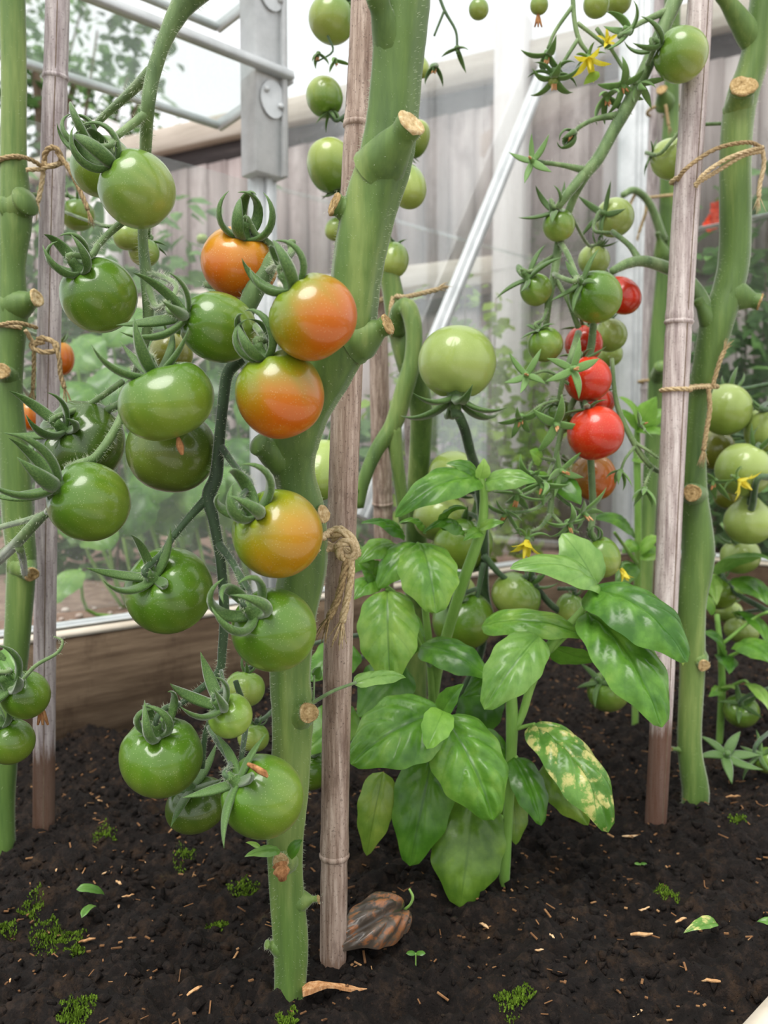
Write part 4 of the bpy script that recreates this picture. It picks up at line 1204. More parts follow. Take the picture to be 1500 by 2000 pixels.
# ------------------------------------------------------------------ plant behind the central cane
p4 = empty('tomato_plant', GS(800, 1420), 'middle tomato plant behind the brown cane with a hooked side shoot', 'tomato plant')
stem(p4, [(812, 1440, 44, 1.19), (812, 1200, 44, 1.15), (814, 1000, 42, 1.08), (822, 860, 42, 1.04), (822, 790, 46, 1.02), (800, 700, 54, 1.0), (782, 640, 48, 1.0), (766, 560, 40, 1.0), (745, 470, 40, 1.0), (725, 300, 38, 1.0), (722, 100, 36, 1.0), (722, -60, 36, 1.0), (720, -400, 32, 1.0)], hair=900)
multi(p4, [
    [(775, 650, 36, .99), (778, 612, 34, .975), (795, 600, 36, .965), (808, 640, 34, .96), (806, 700, 34, .96), (790, 760, 38, .96), (768, 830, 36, .96), (735, 880, 30, .955), (712, 935, 26, .95), (700, 990, 22, .95)],
    [(768, 835, 34, .96), (774, 890, 28, .96), (782, 950, 26, .965), (790, 1020, 22, .97)],
    ped((628, 918), (660, 940, .92), (705, 960, .95), w=10),
], 'hooked_shoot', 'stem', hair=700)
multi(p4, [
    ped((893, 708), (895, 810, .85), (908, 840, .862), (918, 880, .88), (930, 920, .92), (940, 980, .95), (945, 1060, .97), (945, 1150, 1.0), (955, 1200, 1.0), w=20),
    [(945, 1085, 14, .97), (975, 1120, 12, .97), (1000, 1135, 11, .97), (1030, 1125, 10, .97)],
    [(1035, 1100, 14, .98), (1045, 1140, 12, .98), (1075, 1180, 14, .99), (1110, 1205, 12, 1.0)], [(1045, 1135, 12, .98), (1030, 1160, 10, .97), (1018, 1185, 8, .96)],
    [(945, 1100, 12, .97), (935, 1150, 10, .97), (930, 1180, 8, .97)],
    ped((885, 925), (920, 960, 1.0), (940, 990, .96), w=10), ped((862, 1012), (850, 960, 1.0), (880, 960, .98), (930, 960, .96), w=10),
    ped((905, 1062), (930, 1010, .98), (942, 1030, .965), w=9), ped((905, 1212), (875, 1170, .95), (930, 1150, .97), w=9), ped((1008, 1165), (1040, 1130, .97), w=9),
    ped((880, 1165), (900, 1120, 1.05), (940, 1110, .98), w=8), ped((1112, 1190), (1120, 1150, .99), (1090, 1150, .985), w=8),
    [(955, 1195, 14, 1.0), (930, 1300, 16, 1.05), (880, 1380, 18, 1.1), (830, 1400, 20, 1.15)],
], 'peduncle', 'dtruss', hair=700)
multi(p4, [
    ped((648, 38), (690, 0, .97), (722, -30, 1.0), w=8), ped((634, 190), (660, 235, .97), (690, 215, .98), (722, 200, 1.0), w=8), ped((646, 324), (680, 385, 1.0), (722, 360, 1.0), w=8),
    ped((795, 363), (770, 320, .97), (728, 300, 1.0), w=8), ped((812, 272), (790, 290, 1.02), (728, 280, 1.0), w=7), ped((820, 130), (790, 110, 1.02), (722, 100, 1.0), w=7),
    ped((656, 447), (680, 430, 1.0), (735, 420, 1.0), w=7), ped((768, 508), (765, 470, 1.0), (748, 460, 1.0), w=8),
    ped((605, 1500), (640, 1450, .9), (720, 1380, 1.05), (800, 1350, 1.17), w=9), ped((478, 1345), (500, 1300, .78), (640, 1250, .95), (800, 1230, 1.15), w=9), ped((495, 1440), (520, 1400, .8), (640, 1300, .95), (800, 1270, 1.15), w=9),
    [(850, -30, 6, .95), (868, 20, 6, .95), (890, 60, 5, .95), (893, 95, 5, .95)], [(868, 20, 5, .95), (848, 70, 4, .95)], [(640, 70, 5, .95), (650, 100, 4, .95), (620, 120, 3, .95)],
], 'peduncle', 'dtruss', seg=8, sub=4, hair=300)
star(p4, 893, 95, .95, (.1, -.3, -1), 'up', .02, 'sepal', n=3, dry=False)
star(p4, 850, 130, .95, (-.3, -.3, -1), 'up', .022, 'sepal', n=3)
star(p4, 622, 105, .95, (-.1, -.3, -1), 'up', .016, 'sepal', n=3)
star(p4, 655, 118, .95, (.3, -.3, -1), 'up', .016, 'sepal2', n=3)
finish_hairs(p4)

# ------------------------------------------------------------------ thin plant by the corner post and plant at the right edge
p5 = empty('tomato_plant', W(.45, .42, 0), 'slender tomato stem tied to a thin cane in front of the corner post', 'tomato plant')
stem(p5, [(1255, 1290, 26, 1.66), (1262, 1100, 28, 1.66), (1272, 900, 30, 1.66), (1283, 760, 34, 1.65), (1288, 680, 40, 1.65), (1296, 560, 32, 1.64), (1304, 440, 32, 1.63), (1308, 300, 32, 1.62), (1312, 200, 28, 1.62), (1314, 0, 30, 1.6), (1314, -60, 30, 1.6), (1318, -260, 26, 1.6)], hair=300)
stub(p5, (1300, 205, 1.62), (1292, 175, 1.59), 34, 20, nodule=1.0)
stub(p5, (1296, 510, 1.63), (1284, 455, 1.60), 30, 10, face=False, nodule=1.0)
stub(p5, (1285, 740, 1.65), (1290, 715, 1.60), 30, 24, face=False, nodule=1.0)
multi(p5, [[(1296, 470, 18, 1.62), (1270, 400, 15, 1.60), (1240, 372, 14, 1.58), (1215, 382, 12, 1.57)]], 'peduncle', 'truss')
finish_hairs(p5)
p6 = empty('tomato_plant', W(.86, .62, 0), 'tomato plant at the right edge bearing a cluster of pale fruit', 'tomato plant')
stem(p6, [(1560, 1500, 40, 1.14), (1555, 1200, 40, 1.14), (1550, 900, 40, 1.14), (1548, 600, 40, 1.14), (1550, 200, 38, 1.14), (1556, -300, 32, 1.14)], hair=0)
multi(p6, [
    [(1552, 780, 18, 1.14), (1500, 860, 15, 1.13), (1470, 890, 14, 1.12), (1440, 930, 10, 1.12), (1420, 960, 8, 1.14)],
    [(1552, 900, 16, 1.14), (1510, 930, 14, 1.06), (1480, 935, 12, 1.04), (1470, 985, 14, 1.07), (1465, 1000, 16, 1.09)],
    [(1552, 1060, 16, 1.14), (1500, 1050, 13, 1.14), (1450, 1040, 10, 1.18)], [(1552, 1240, 14, 1.14), (1500, 1195, 12, 1.16), (1440, 1160, 10, 1.22), (1410, 1125, 8, 1.24)],
    ped((1418, 800), (1450, 760, 1.16), (1550, 740, 1.14), w=9), ped((1396, 878), (1430, 850, 1.2), (1500, 860, 1.14), w=9), ped((1500, 842), (1490, 800, 1.08), (1550, 790, 1.13), w=10),
    ped((1452, 918), (1478, 880, 1.07), (1500, 862, 1.12), w=10), ped((1424, 968), (1440, 940, 1.2), (1470, 930, 1.13), w=8), ped((1462, 1020), (1466, 985, 1.08), w=14),
    ped((1446, 1086), (1440, 1050, 1.2), (1470, 1045, 1.16), w=8), ped((1402, 1158), (1412, 1125, 1.25), w=8), ped((1448, 1232), (1460, 1195, 1.24), (1500, 1190, 1.17), w=8),
    ped((1448, 1388), (1470, 1355, 1.12), (1550, 1330, 1.14), w=8), ped((1498, 1485), (1490, 1440, 1.03), (1552, 1400, 1.13), w=8), ped((1424, 1195), (1430, 1170, 1.28), (1445, 1162, 1.22), w=7),
], 'peduncle', 'dtruss', hair=200)
star(p6, 1418, 1478, 1.02, (-.1, -.7, .7), 'spread', .036, 'sepal', n=6, dry=False)
flower(p6, 1440, 935, 1.03, (.6, -.5, -.6), .026)
star(p6, 1395, 940, 1.04, (-.4, -.5, -.6), 'spread', .026)
finish_hairs(p6)

# ------------------------------------------------------------------ canes
def cane(pts, nodes, mat, label, ridge=False, sub=4, foot=None):
    """bamboo cane: culm swelling at the nodes; nodes are fractions 0..1 along the cane from its foot"""
    P0 = [(P(q[0], q[1], q[3]), S(q[2], q[3]) * .5) for q in pts]
    base = Vector((P0[0][0].x, P0[0][0].y, 0))
    r = empty('bamboo_cane', base, label, 'cane', 'bamboo canes')
    a = catmull([(p[0].x, p[0].y, p[0].z, p[1]) for p in P0], 24)
    n = len(a)
    sw = []
    for i in range(n):
        f = i / (n - 1)
        k = 1.0
        for nd in nodes:
            k += .07 * math.exp(-((f - nd) / .006) ** 2) - .05 * math.exp(-((f - nd + .009) / .005) ** 2)
        sw.append((Vector(a[i, :3]), a[i, 3] * k))
    dv = (sw[-1][0] - sw[-3][0]).normalized()
    if pts[-1][1] < 300: sw += [(sw[-1][0] + dv * .05 * k, sw[-1][1]) for k in range(1, 8)]     # goes on above the frame
    mb = MB(); tube(mb, sw, 18, 2, 0, 0, .006)
    mb.build('culm', M[mat], r)
    for nd in nodes:
        i = int(nd * (n - 1)); c, rr = Vector(a[i, :3]), a[i, 3]
        t = (Vector(a[min(i + 1, n - 1), :3]) - Vector(a[max(i - 1, 0), :3])).normalized()
        mb = MB(); tube(mb, [(c - t * .0025, rr * 1.02), (c - t * .001, rr * 1.10), (c + t * .001, rr * 1.11), (c + t * .0025, rr * 1.02)], 18, 2)
        mb.build('node_ring', M[mat], r)
    if ridge:      # thin dark tube painting the shadow line of the side groove
        mb = MB()
        off = Vector((.35, -.95, 0))
        tube(mb, [(Vector(a[i, :3]) + off * a[i, 3] * .965, a[i, 3] * .05) for i in range(0, n, 4)], 6, 1)
        mb.build('groove_shadow', M['twig'], r)
    return r
cane([(650, 1960, 54, .643), (650, 1925, 54, .643), (655, 1530, 56, .645), (662, 1200, 58, .646), (672, 900, 58, .648), (680, 700, 58, .648), (695, 350, 56, .650), (708, 100, 52, .65), (714, -60, 52, .65)],
     [.213, .80], 'cane_c', 'thick brown bamboo cane beside the central tomato stem')
cane([(84, 1670, 42, .895), (85, 1640, 42, .895), (86, 1500, 42, .895), (88, 1200, 42, .893), (92, 900, 42, .89), (97, 600, 44, .888), (104, 300, 46, .886), (110, 100, 44, .884), (114, -60, 44, .882)],
     [.095, .84], 'cane_l', 'grey bamboo cane with brown foot at the left edge', True)
cane([(1277, 1660, 42, .905), (1279, 1630, 42, .905), (1290, 1430, 43, .903), (1302, 1150, 46, .90), (1313, 900, 48, .898), (1325, 650, 50, .896), (1340, 400, 50, .893), (1356, 180, 48, .89), (1372, -60, 46, .888)],
     [.035, .33, .64], 'cane_r', 'pale bamboo cane with reddish brown foot at right', True)
cane([(756, 1420, 34, 1.21), (752, 1200, 36, 1.16), (748, 1000, 38, 1.12), (742, 800, 38, 1.10), (738, 600, 34, 1.09), (735, 480, 32, 1.08), (730, 200, 30, 1.07)],
     [.35], 'cane_c', 'speckled bamboo cane further back right of the brown cane')
cane([(812, 1380, 16, 1.25), (808, 1100, 17, 1.2), (803, 940, 18, 1.16), (796, 790, 18, 1.13)], [.5], 'cane_r', 'short split bamboo cane end beside the middle stem')
cane([(1240, 1290, 20, 1.70), (1256, 1000, 22, 1.70), (1264, 760, 24, 1.70), (1272, 450, 24, 1.68), (1284, 150, 24, 1.66), (1292, -40, 24, 1.66)], [.4, .8], 'cane_l', 'thin grey bamboo cane beside the corner post')

# ------------------------------------------------------------------ jute twine
def rope(mb, pts, r, twists=None, fray=False, sub=8):
    r *= 1.3
    a = catmull([tuple(p) for p in pts], sub)
    n = len(a); ln = np.linalg.norm(np.diff(a, axis=0), axis=1).sum()
    tw = twists or ln / (r * 9)
    T_ = np.gradient(a, axis=0); T_ /= np.maximum(np.linalg.norm(T_, axis=1, keepdims=True), 1e-9)
    m = max(n, int(tw * 7))
    idx = np.linspace(0, n - 1, m)
    A_ = np.stack([np.interp(idx, np.arange(n), a[:, k]) for k in range(3)], -1)
    T2 = np.stack([np.interp(idx, np.arange(n), T_[:, k]) for k in range(3)], -1)
    e1 = np.cross(T2, np.array([.3, .5, .81])); e1 /= np.maximum(np.linalg.norm(e1, axis=1, keepdims=True), 1e-6)
    e2 = np.cross(T2, e1)
    for s in range(3):
        ph = np.linspace(0, tw * 6.283, m) + s * 2.094
        q = A_ + e1 * (np.cos(ph) * r * .5)[:, None] + e2 * (np.sin(ph) * r * .5)[:, None]
        tube(mb, [(Vector(v), r * .62) for v in q], 5, 1)
    # loose fibres
    rs_ = random.Random(int(ln * 1e5))
    for _ in range(int(ln / .0012)):
        i = rs_.randrange(m); c = Vector(A_[i]); dv = Vector((rs_.uniform(-1, 1), rs_.uniform(-1, .4), rs_.uniform(-1, 1))).normalized()
        k = rs_.uniform(1.2, 3.6) * r
        sd = dv.orthogonal().normalized() * .00007
        mb.add([tuple(c + sd), tuple(c - sd), tuple(c + dv * k)], [(0, 1, 2)])
    if fray:
        e = Vector(A_[-1]); t = Vector(T2[-1])
        for _ in range(16):
            dv = (t + Vector((rs_.uniform(-.4, .4), rs_.uniform(-.4, .3), rs_.uniform(-.4, .4)))).normalized()
            k = rs_.uniform(3, 7) * r
            tube(mb, [(e - t * r, r * .3), (e + dv * k * .5, r * .2), (e + (dv + Vector((0, 0, -.15))) * k, r * .08)], 4, 2)
def V3(l): return [P(*q) for q in l]
def around(px, py, d, rpx, tilt=0.0, n=12, a0=0, a1=360, rd=None):
    """points of a ring around an upright stem whose axis passes pixel (px, py) at depth d"""
    c = P(px, py, d); r = S(rpx, d); out = []
    for i in range(n + 1):
        an = math.radians(a0 + (a1 - a0) * i / n)
        out.append(c + Vector((math.cos(an) * r, math.sin(an) * (rd or r), tilt * math.cos(an) * r)))
    return out
def tie(loc, label, parts):
    r = empty('twine_tie', P(*loc), label, 'twine', 'jute twine ties')
    for nm, pts, rad, fr in parts:
        mb = MB(); rope(mb, pts, rad, fray=fr); mb.build(nm, M['twine'], r)
    return r
tie((668, 1065, .61), 'frayed jute knot round the brown cane and central stem', [
    ('loop', around(664, 1068, .646, 35, -.3, 14, 140, 400), .0022, False),
    ('loop', V3([(592, 1060, .545), (625, 1052, .575), (645, 1040, .612), (668, 1035, .616), (690, 1065, .618), (698, 1085, .632)]), .0022, False),
    ('loop', V3([(590, 1075, .56), (628, 1075, .60), (650, 1070, .612), (680, 1085, .613), (696, 1075, .630)]), .0022, False),
    ('knot', V3([(648, 1050, .612), (668, 1040, .605), (692, 1060, .605), (690, 1085, .606), (668, 1088, .607), (662, 1066, .603), (684, 1058, .602), (695, 1080, .606), (676, 1095, .608)]), .0025, False),
    ('tail', V3([(678, 1085, .607), (672, 1120, .606), (660, 1170, .608), (642, 1208, .609)]), .0021, True),
    ('tail', V3([(684, 1085, .607), (686, 1120, .606), (678, 1170, .608), (668, 1215, .609)]), .0021, True)])
tie((100, 310, .86), 'upper jute tie on the left cane with a long frayed tail', [
    ('loop', around(25, 318, .85, 28, .2, 12, 60, 330), .0017, False),
    ('loop', V3([(-10, 312, .82), (30, 305, .815), (60, 312, .83), (88, 326, .85), (118, 318, .85)]), .0016, False),
    ('loop', V3([(52, 332, .835), (80, 330, .845), (105, 322, .845), (128, 318, .86)]), .0016, False),
    ('knot', V3([(86, 330, .85), (88, 300, .845), (102, 288, .842), (115, 296, .843), (118, 318, .85), (95, 325, .846), (85, 315, .848)]), .0020, False),
    ('tail', V3([(110, 295, .845), (135, 330, .842), (155, 370, .842), (172, 410, .842)]), .0018, True),
    ('tail', V3([(86, 320, .85), (82, 355, .85), (74, 395, .85)]), .0018, True)])
tie((90, 670, .86), 'lower jute tie on the left cane', [
    ('loop', around(22, 640, .85, 30, -.1, 12, 60, 330), .0017, False),
    ('loop', V3([(-10, 637, .82), (30, 630, .815), (72, 640, .84)]), .0016, False),
    ('knot', V3([(70, 672, .85), (80, 660, .846), (105, 668, .845), (112, 682, .846), (90, 688, .846), (68, 682, .85), (62, 672, .852), (85, 668, .845)]), .0020, False),
    ('loop', V3([(50, 645, .84), (62, 665, .85), (70, 676, .85)]), .0016, False),
    ('tail', V3([(106, 672, .845), (116, 700, .845), (118, 730, .848), (126, 758, .85)]), .0018, True),
    ('tail', V3([(66, 680, .852), (66, 720, .862), (64, 760, .87)]), .0016, True)])
tie((1400, 310, .90), 'upper jute tie slung from the pale cane round the right stem', [
    ('loop', V3([(1322, 352, .868), (1345, 325, .86), (1400, 290, .89), (1460, 278, .90), (1490, 290, .915)]), .0017, False),
    ('loop', V3([(1358, 365, .862), (1375, 340, .86), (1420, 310, .885), (1470, 292, .905), (1490, 288, .915)]), .0017, False),
    ('loop', V3([(1358, 360, .862), (1400, 335, .88), (1450, 305, .90), (1488, 296, .915)]), .0017, False),
    ('loop', around(1342, 345, .893, 29, .3, 10, 20, 220), .0017, False),
    ('tail', V3([(1488, 288, .915), (1492, 320, .918), (1484, 360, .92), (1482, 385, .92)]), .0018, True)])
tie((1345, 760, .90), 'lower jute tie round the pale cane with a hanging tail', [
    ('loop', around(1320, 762, .897, 27, 0, 16, 0, 360), .0018, False),
    ('loop', V3([(1346, 758, .892), (1370, 756, .92), (1396, 756, .935)]), .0018, False),
    ('loop', around(1372, 756, .953, 27, 0, 12, 180, 360), .0018, False),
    ('tail', V3([(1392, 755, .93), (1400, 725, .928), (1408, 700, .925), (1415, 685, .925)]), .0018, True),
    ('tail', V3([(1384, 760, .928), (1386, 800, .93), (1380, 840, .93), (1374, 880, .93)]), .0020, True)])
tie((770, 575, 1.03), 'short jute tie behind the cut stub of the central stem', [
    ('loop', V3([(735, 590, 1.06), (765, 578, 1.0), (790, 580, .98), (820, 574, .99), (855, 565, 1.0)]), .0022, True),
    ('loop', around(740, 590, 1.085, 24, 0, 10, 0, 360), .002, False),
    ('tail', V3([(768, 580, .99), (764, 600, .98), (762, 625, .98)]), .002, True)])
tie((1300, 218, 1.62), 'twine tie on the slender stem near the top', [
    ('loop', around(1296, 216, 1.64, 30, .05, 14, 0, 360), .0022, False), ('tail', V3([(1300, 205, 1.58), (1303, 225, 1.58), (1306, 245, 1.58)]), .0022, True)])
tie((1265, 385, 1.62), 'twine tie with hanging tail on the thin cane', [
    ('loop', V3([(1228, 405, 1.58), (1245, 375, 1.6), (1265, 385, 1.64), (1300, 382, 1.6), (1330, 380, 1.6)]), .0022, False), ('tail', V3([(1258, 380, 1.62), (1262, 410, 1.62), (1248, 455, 1.62)]), .0022, True)])
tie((1275, 745, 1.64), 'twine tie round the thin cane low behind the pale cane', [
    ('loop', around(1275, 745, 1.67, 26, 0, 14, 0, 360), .0022, False)])

# ------------------------------------------------------------------ basil
UPF = (0, -.6, 1)
b1 = empty('basil_plant', GS(982, 1730), 'bushy basil plant with broad glossy leaves right of the brown cane', 'basil plant')
multi(b1, [
    [(980, 1760, 22, .80), (984, 1730, 22, .795), (992, 1600, 20, .79), (998, 1480, 22, .785), (1000, 1410, 24, .785), (998, 1350, 22, .785), (995, 1300, 16, .79)],
    [(1002, 1425, 18, .785), (1020, 1395, 16, .785), (1038, 1335, 18, .785), (1062, 1280, 20, .785), (1092, 1240, 18, .782), (1135, 1195, 15, .78), (1160, 1158, 12, .778)],
    [(1075, 1272, 10, .785), (1110, 1238, 9, .78), (1150, 1200, 8, .775)],
    [(1004, 1425, 9, .785), (1028, 1418, 8, .78), (1045, 1414, 7, .775)],
    [(996, 1540, 9, .79), (975, 1500, 8, .78), (940, 1440, 8, .77), (880, 1405, 9, .75)],
    [(995, 1485, 8, .785), (1010, 1478, 7, .78)],
    [(1000, 1345, 10, .785), (1045, 1255, 8, .775)],
    [(992, 1600, 9, .79), (940, 1580, 8, .79), (925, 1568, 7, .79)],
    [(985, 1650, 9, .79), (900, 1640, 8, .80), (845, 1600, 8, .80), (835, 1480, 8, .79)],
], 'stem', 'bstem', hair=0)
L = lambda *a, **k: leaf(b1, *a, **k)
L((866, 1388, .750), (684, 1488, .715), 165, (-.25, -.75, .75), 'basil', arch=.14, fold=-.22, quilt=1.6, blunt=.42, nu=34, nv=20)
L((868, 1398, .748), (966, 1600, .700), 150, (.15, -.9, .5), 'basil', arch=.16, fold=-.30, quilt=1.7, blunt=.40, nu=34, nv=20)
L((866, 1388, .722), (834, 1462, .692), 62, (0, -.9, .45), 'lime', arch=.12, fold=.3, quilt=.5, blunt=.35)
L((862, 1394, .735), (905, 1336, .715), 46, (-.3, -.8, .5), 'basil', arch=.1, fold=.2, quilt=.5)
L((850, 1450, .775), (800, 1692, .745), 120, (-.1, -1, .25), 'basil_dark', arch=.08, fold=-.2, quilt=.7, blunt=.42, nu=28, nv=16)
L((925, 1552, .775), (898, 1772, .735), 150, (.0, -1, .3), 'basil_olive', arch=.1, fold=-.2, quilt=.6, blunt=.42, nu=28, nv=16)
L((748, 1508, .770), (716, 1672, .760), 74, (-.1, -1, .2), 'basil_olive', arch=.1, fold=-.25, quilt=.6)
L((1005, 1478, .780), (1058, 1612, .745), 74, (.3, -.9, .4), 'basil_dark', arch=.13, fold=-.2, quilt=.7, blunt=.45)
L((998, 1530, .81), (1008, 1650, .79), 66, (.2, -1, .2), 'basil_olive', arch=.08, fold=-.2, quilt=.5)
L((1040, 1412, .775), (1192, 1622, .715), 128, (.45, -.75, .5), 'basil_yellow', arch=.17, fold=-.25, quilt=1.5, blunt=.36, nu=34, nv=18)
L((1065, 1490, .80), (1150, 1612, .785), 84, (.3, -1, .2), 'basil_olive', arch=.1, fold=-.2, quilt=.8)
L((1052, 1240, .765), (946, 1384, .725), 104, (-.2, -.9, .45), 'basil_pale', arch=.14, fold=-.2, quilt=1.0, blunt=.42, nu=28, nv=16)
L((820, 1262, .80), (955, 1322, .770), 84, (.1, -.7, .8), 'basil', arch=.18, fold=-.25, quilt=.7, blunt=.45)
L((995, 1300, .79), (905, 1360, .785), 60, (-.2, -.8, .6), 'basil_dark', arch=.1, fold=-.2, quilt=.6)
L((945, 1425, .79), (1000, 1490, .79), 30, (.2, -.9, .4), 'basil_dark', arch=.1, fold=.2, quilt=.4)
L((940, 1222, .80), (1150, 1246, .775), 74, (.0, -.7, .8), 'basil', arch=.17, fold=-.22, quilt=.8, blunt=.5, nu=28, nv=14)
L((1080, 1265, .80), (1170, 1290, .81), 80, (.1, -.5, -.8), 'basil_dark', arch=.05, fold=.1, quilt=.6)
L((1172, 1150, .775), (998, 1108, .735), 92, (.05, -.6, .9), 'basil_pale', arch=.16, fold=-.2, quilt=.7, blunt=.5, nu=30, nv=16)
L((1165, 1145, .79), (1098, 1042, .80), 96, (.2, -.9, .4), 'basil_pale', arch=.1, fold=-.2, quilt=.5, blunt=.45)
L((1150, 1150, .772), (1345, 1290, .715), 150, (.25, -.75, .75), 'basil', arch=.20, fold=-.30, quilt=1.0, blunt=.42, nu=34, nv=18)
L((1148, 1192, .775), (1296, 1418, .705), 140, (.25, -.9, .5), 'basil', arch=.14, fold=-.22, quilt=1.0, blunt=.40, nu=34, nv=18)
L((1300, 1190, .79), (1335, 1300, .77), 60, (.6, -.7, .2), 'basil_olive', arch=.1, fold=-.2, quilt=.6)
L((790, 1300, .83), (700, 1400, .81), 110, (-.3, -.9, .3), 'basil_pale', arch=.1, fold=-.2, quilt=.5)
L((690, 1260, .84), (605, 1330, .80), 90, (-.3, -.9, .4), 'basil', arch=.1, fold=-.2, quilt=.5)
L((690, 1380, .84), (590, 1475, .80), 90, (-.2, -1, .2), 'basil', arch=.1, fold=-.2, quilt=.5)
L((960, 1340, .84), (900, 1460, .83), 90, (-.2, -1, .2), 'basil_dark', arch=.1, fold=-.2, quilt=.5)
b2 = empty('basil_plant', GS(840, 1560), 'taller basil plant behind, with twisted dark tips and lime stems', 'basil plant')
multi(b2, [
    [(838, 1580, 22, .97), (842, 1440, 22, .95), (850, 1330, 22, .92), (870, 1250, 22, .88), (900, 1150, 22, .85), (925, 1080, 22, .84), (942, 1025, 20, .835), (945, 970, 16, .83), (940, 930, 12, .83)],
    [(846, 1400, 16, .94), (840, 1280, 16, .90), (830, 1180, 14, .87), (828, 1080, 12, .83), (815, 1062, 9, .82)],
    [(840, 1300, 10, .90), (800, 1220, 9, .84), (765, 1160, 8, .81), (755, 1150, 7, .80)],
    [(842, 1290, 9, .90), (790, 1180, 8, .87), (735, 1130, 8, .85)],
    [(944, 960, 8, .83), (965, 955, 6, .83)], [(942, 1030, 8, .835), (905, 1040, 6, .83)],
], 'stem', 'bstem')
L = lambda *a, **k: leaf(b2, *a, **k)
L((756, 1152, .80), (762, 1334, .765), 120, (-.05, -.95, .4), 'basil', arch=.15, fold=-.25, quilt=1.0, blunt=.40, nu=32, nv=18)
L((822, 1060, .815), (852, 1196, .765), 118, (.05, -.85, .6), 'basil', arch=.15, fold=-.25, quilt=1.0, blunt=.34, nu=32, nv=18)
L((818, 1062, .818), (738, 1148, .80), 76, (-.4, -.8, .6), 'basil', arch=.14, fold=-.2, quilt=1.0, blunt=.42)
L((938, 938, .825), (772, 1008, .785), 84, (-.1, -.75, .7), 'basil', arch=.20, fold=-.15, quilt=.8, blunt=.48, nu=32, nv=16)
L((946, 942, .825), (1048, 940, .805), 60, (.1, -.8, .7), 'basil_pale', arch=.14, fold=-.2, quilt=1.2)
L((935, 930, .83), (872, 905, .82), 36, (-.2, -.8, .7), 'basil', arch=.2, fold=-.2, quilt=.8)
L((938, 935, .825), (945, 895, .82), 30, (.2, -.9, .4), 'lime', arch=.15, fold=.3, quilt=.5)
L((905, 1042, .83), (826, 1038, .805), 46, (-.1, -.6, .9), 'basil_dark', arch=.22, fold=-.35, quilt=2.2, twist=.8, wave=.06)
L((870, 1035, .83), (912, 992, .80), 34, (.3, -.7, .7), 'basil_dark', arch=.22, fold=.35, quilt=2.0, twist=-.9, wave=.05)
L((830, 1040, .83), (780, 1020, .81), 36, (-.3, -.6, .8), 'basil_dark', arch=.22, fold=-.35, quilt=2.0, twist=.6, wave=.06)
L((790, 1048, .83), (706, 1020, .80), 48, (-.2, -.7, .8), 'basil_dark', arch=.15, fold=-.3, quilt=1.4, twist=.5, wave=.04)
L((770, 1060, .84), (702, 1098, .81), 64, (-.3, -.8, .6), 'basil_dark', arch=.15, fold=-.25, quilt=1.0)
L((735, 1132, .83), (690, 1170, .80), 56, (-.3, -.9, .5), 'basil', arch=.14, fold=-.2, quilt=1.4)
L((738, 1130, .83), (700, 1100, .82), 50, (-.1, -.8, .6), 'basil', arch=.14, fold=.2, quilt=1.2)
L((740, 1132, .825), (764, 1100, .82), 40, (.2, -.9, .4), 'basil', arch=.1, fold=.25, quilt=1)
L((935, 1035, .83), (985, 1020, .82), 24, (.1, -.8, .6), 'basil', arch=.15, fold=.2, quilt=.6)
L((940, 1040, .83), (905, 1056, .81), 26, (.1, -.8, .6), 'basil', arch=.15, fold=.2, quilt=.6)
L((830, 1240, .90), (700, 1230, .88), 90, (-.2, -1, .3), 'basil_dark', arch=.1, quilt=.5)
L((850, 1130, .88), (905, 1120, .88), 24, (0, -.8, .6), 'basil', arch=.1, quilt=.3)
L((700, 1060, .9), (640, 1130, .88), 80, (-.2, -1, .3), 'basil_pale', arch=.1, quilt=.5)
b3 = empty('basil_plant', GS(1240, 1420), 'slim basil plant with lime leaves behind the pale cane', 'basil plant')
multi(b3, [[(1240, 1440, 13, 1.27), (1242, 1300, 13, 1.25), (1245, 1150, 14, 1.23), (1246, 1000, 14, 1.2), (1244, 880, 14, 1.2), (1245, 830, 10, 1.2)], [(1245, 1070, 8, 1.21), (1275, 1060, 6, 1.2)], [(1244, 1100, 8, 1.2), (1200, 1040, 6, 1.15)]], 'stem', 'bstem')
L = lambda *a, **k: leaf(b3, *a, **k)
for b_, t_, w_, m_ in [((1235, 1045, 1.16), (1158, 1012, 1.10), 52, 'basil'), ((1248, 1075, 1.2), (1290, 1050, 1.17), 40, 'lime'), ((1250, 1080, 1.2), (1300, 1085, 1.18), 46, 'lime'), ((1244, 1060, 1.2), (1215, 1080, 1.18), 30, 'basil'),
                       ((1246, 840, 1.2), (1210, 775, 1.15), 44, 'lime'), ((1248, 835, 1.2), (1282, 775, 1.17), 46, 'lime'), ((1248, 840, 1.2), (1296, 850, 1.16), 50, 'lime'), ((1246, 840, 1.2), (1305, 800, 1.19), 44, 'lime'), ((1244, 838, 1.2), (1205, 800, 1.18), 34, 'lime'),
                       ((1235, 895, 1.2), (1262, 905, 1.19), 22, 'lime'), ((1240, 1100, 1.2), (1200, 1150, 1.17), 40, 'basil_pale')]:
    L(b_, t_, w_, (rnd.uniform(-.3, .3), -.7, .6), m_, arch=.15, fold=-.2, quilt=.8, nu=14, nv=8)
b4 = empty('basil_plant', GS(1405, 1460), 'low basil seedling with pale stem right of the right hand tomato stem', 'basil plant')
multi(b4, [[(1402, 1480, 13, 1.18), (1405, 1450, 13, 1.175), (1410, 1350, 14, 1.16), (1408, 1280, 12, 1.15), (1400, 1200, 10, 1.15)], [(1410, 1350, 7, 1.16), (1450, 1330, 6, 1.13), (1462, 1335, 5, 1.12)], [(1408, 1290, 8, 1.15), (1450, 1270, 6, 1.12)], [(1408, 1260, 7, 1.15), (1470, 1210, 6, 1.14), (1500, 1195, 6, 1.12)]], 'stem', 'bstem')
L = lambda *a, **k: leaf(b4, *a, **k)
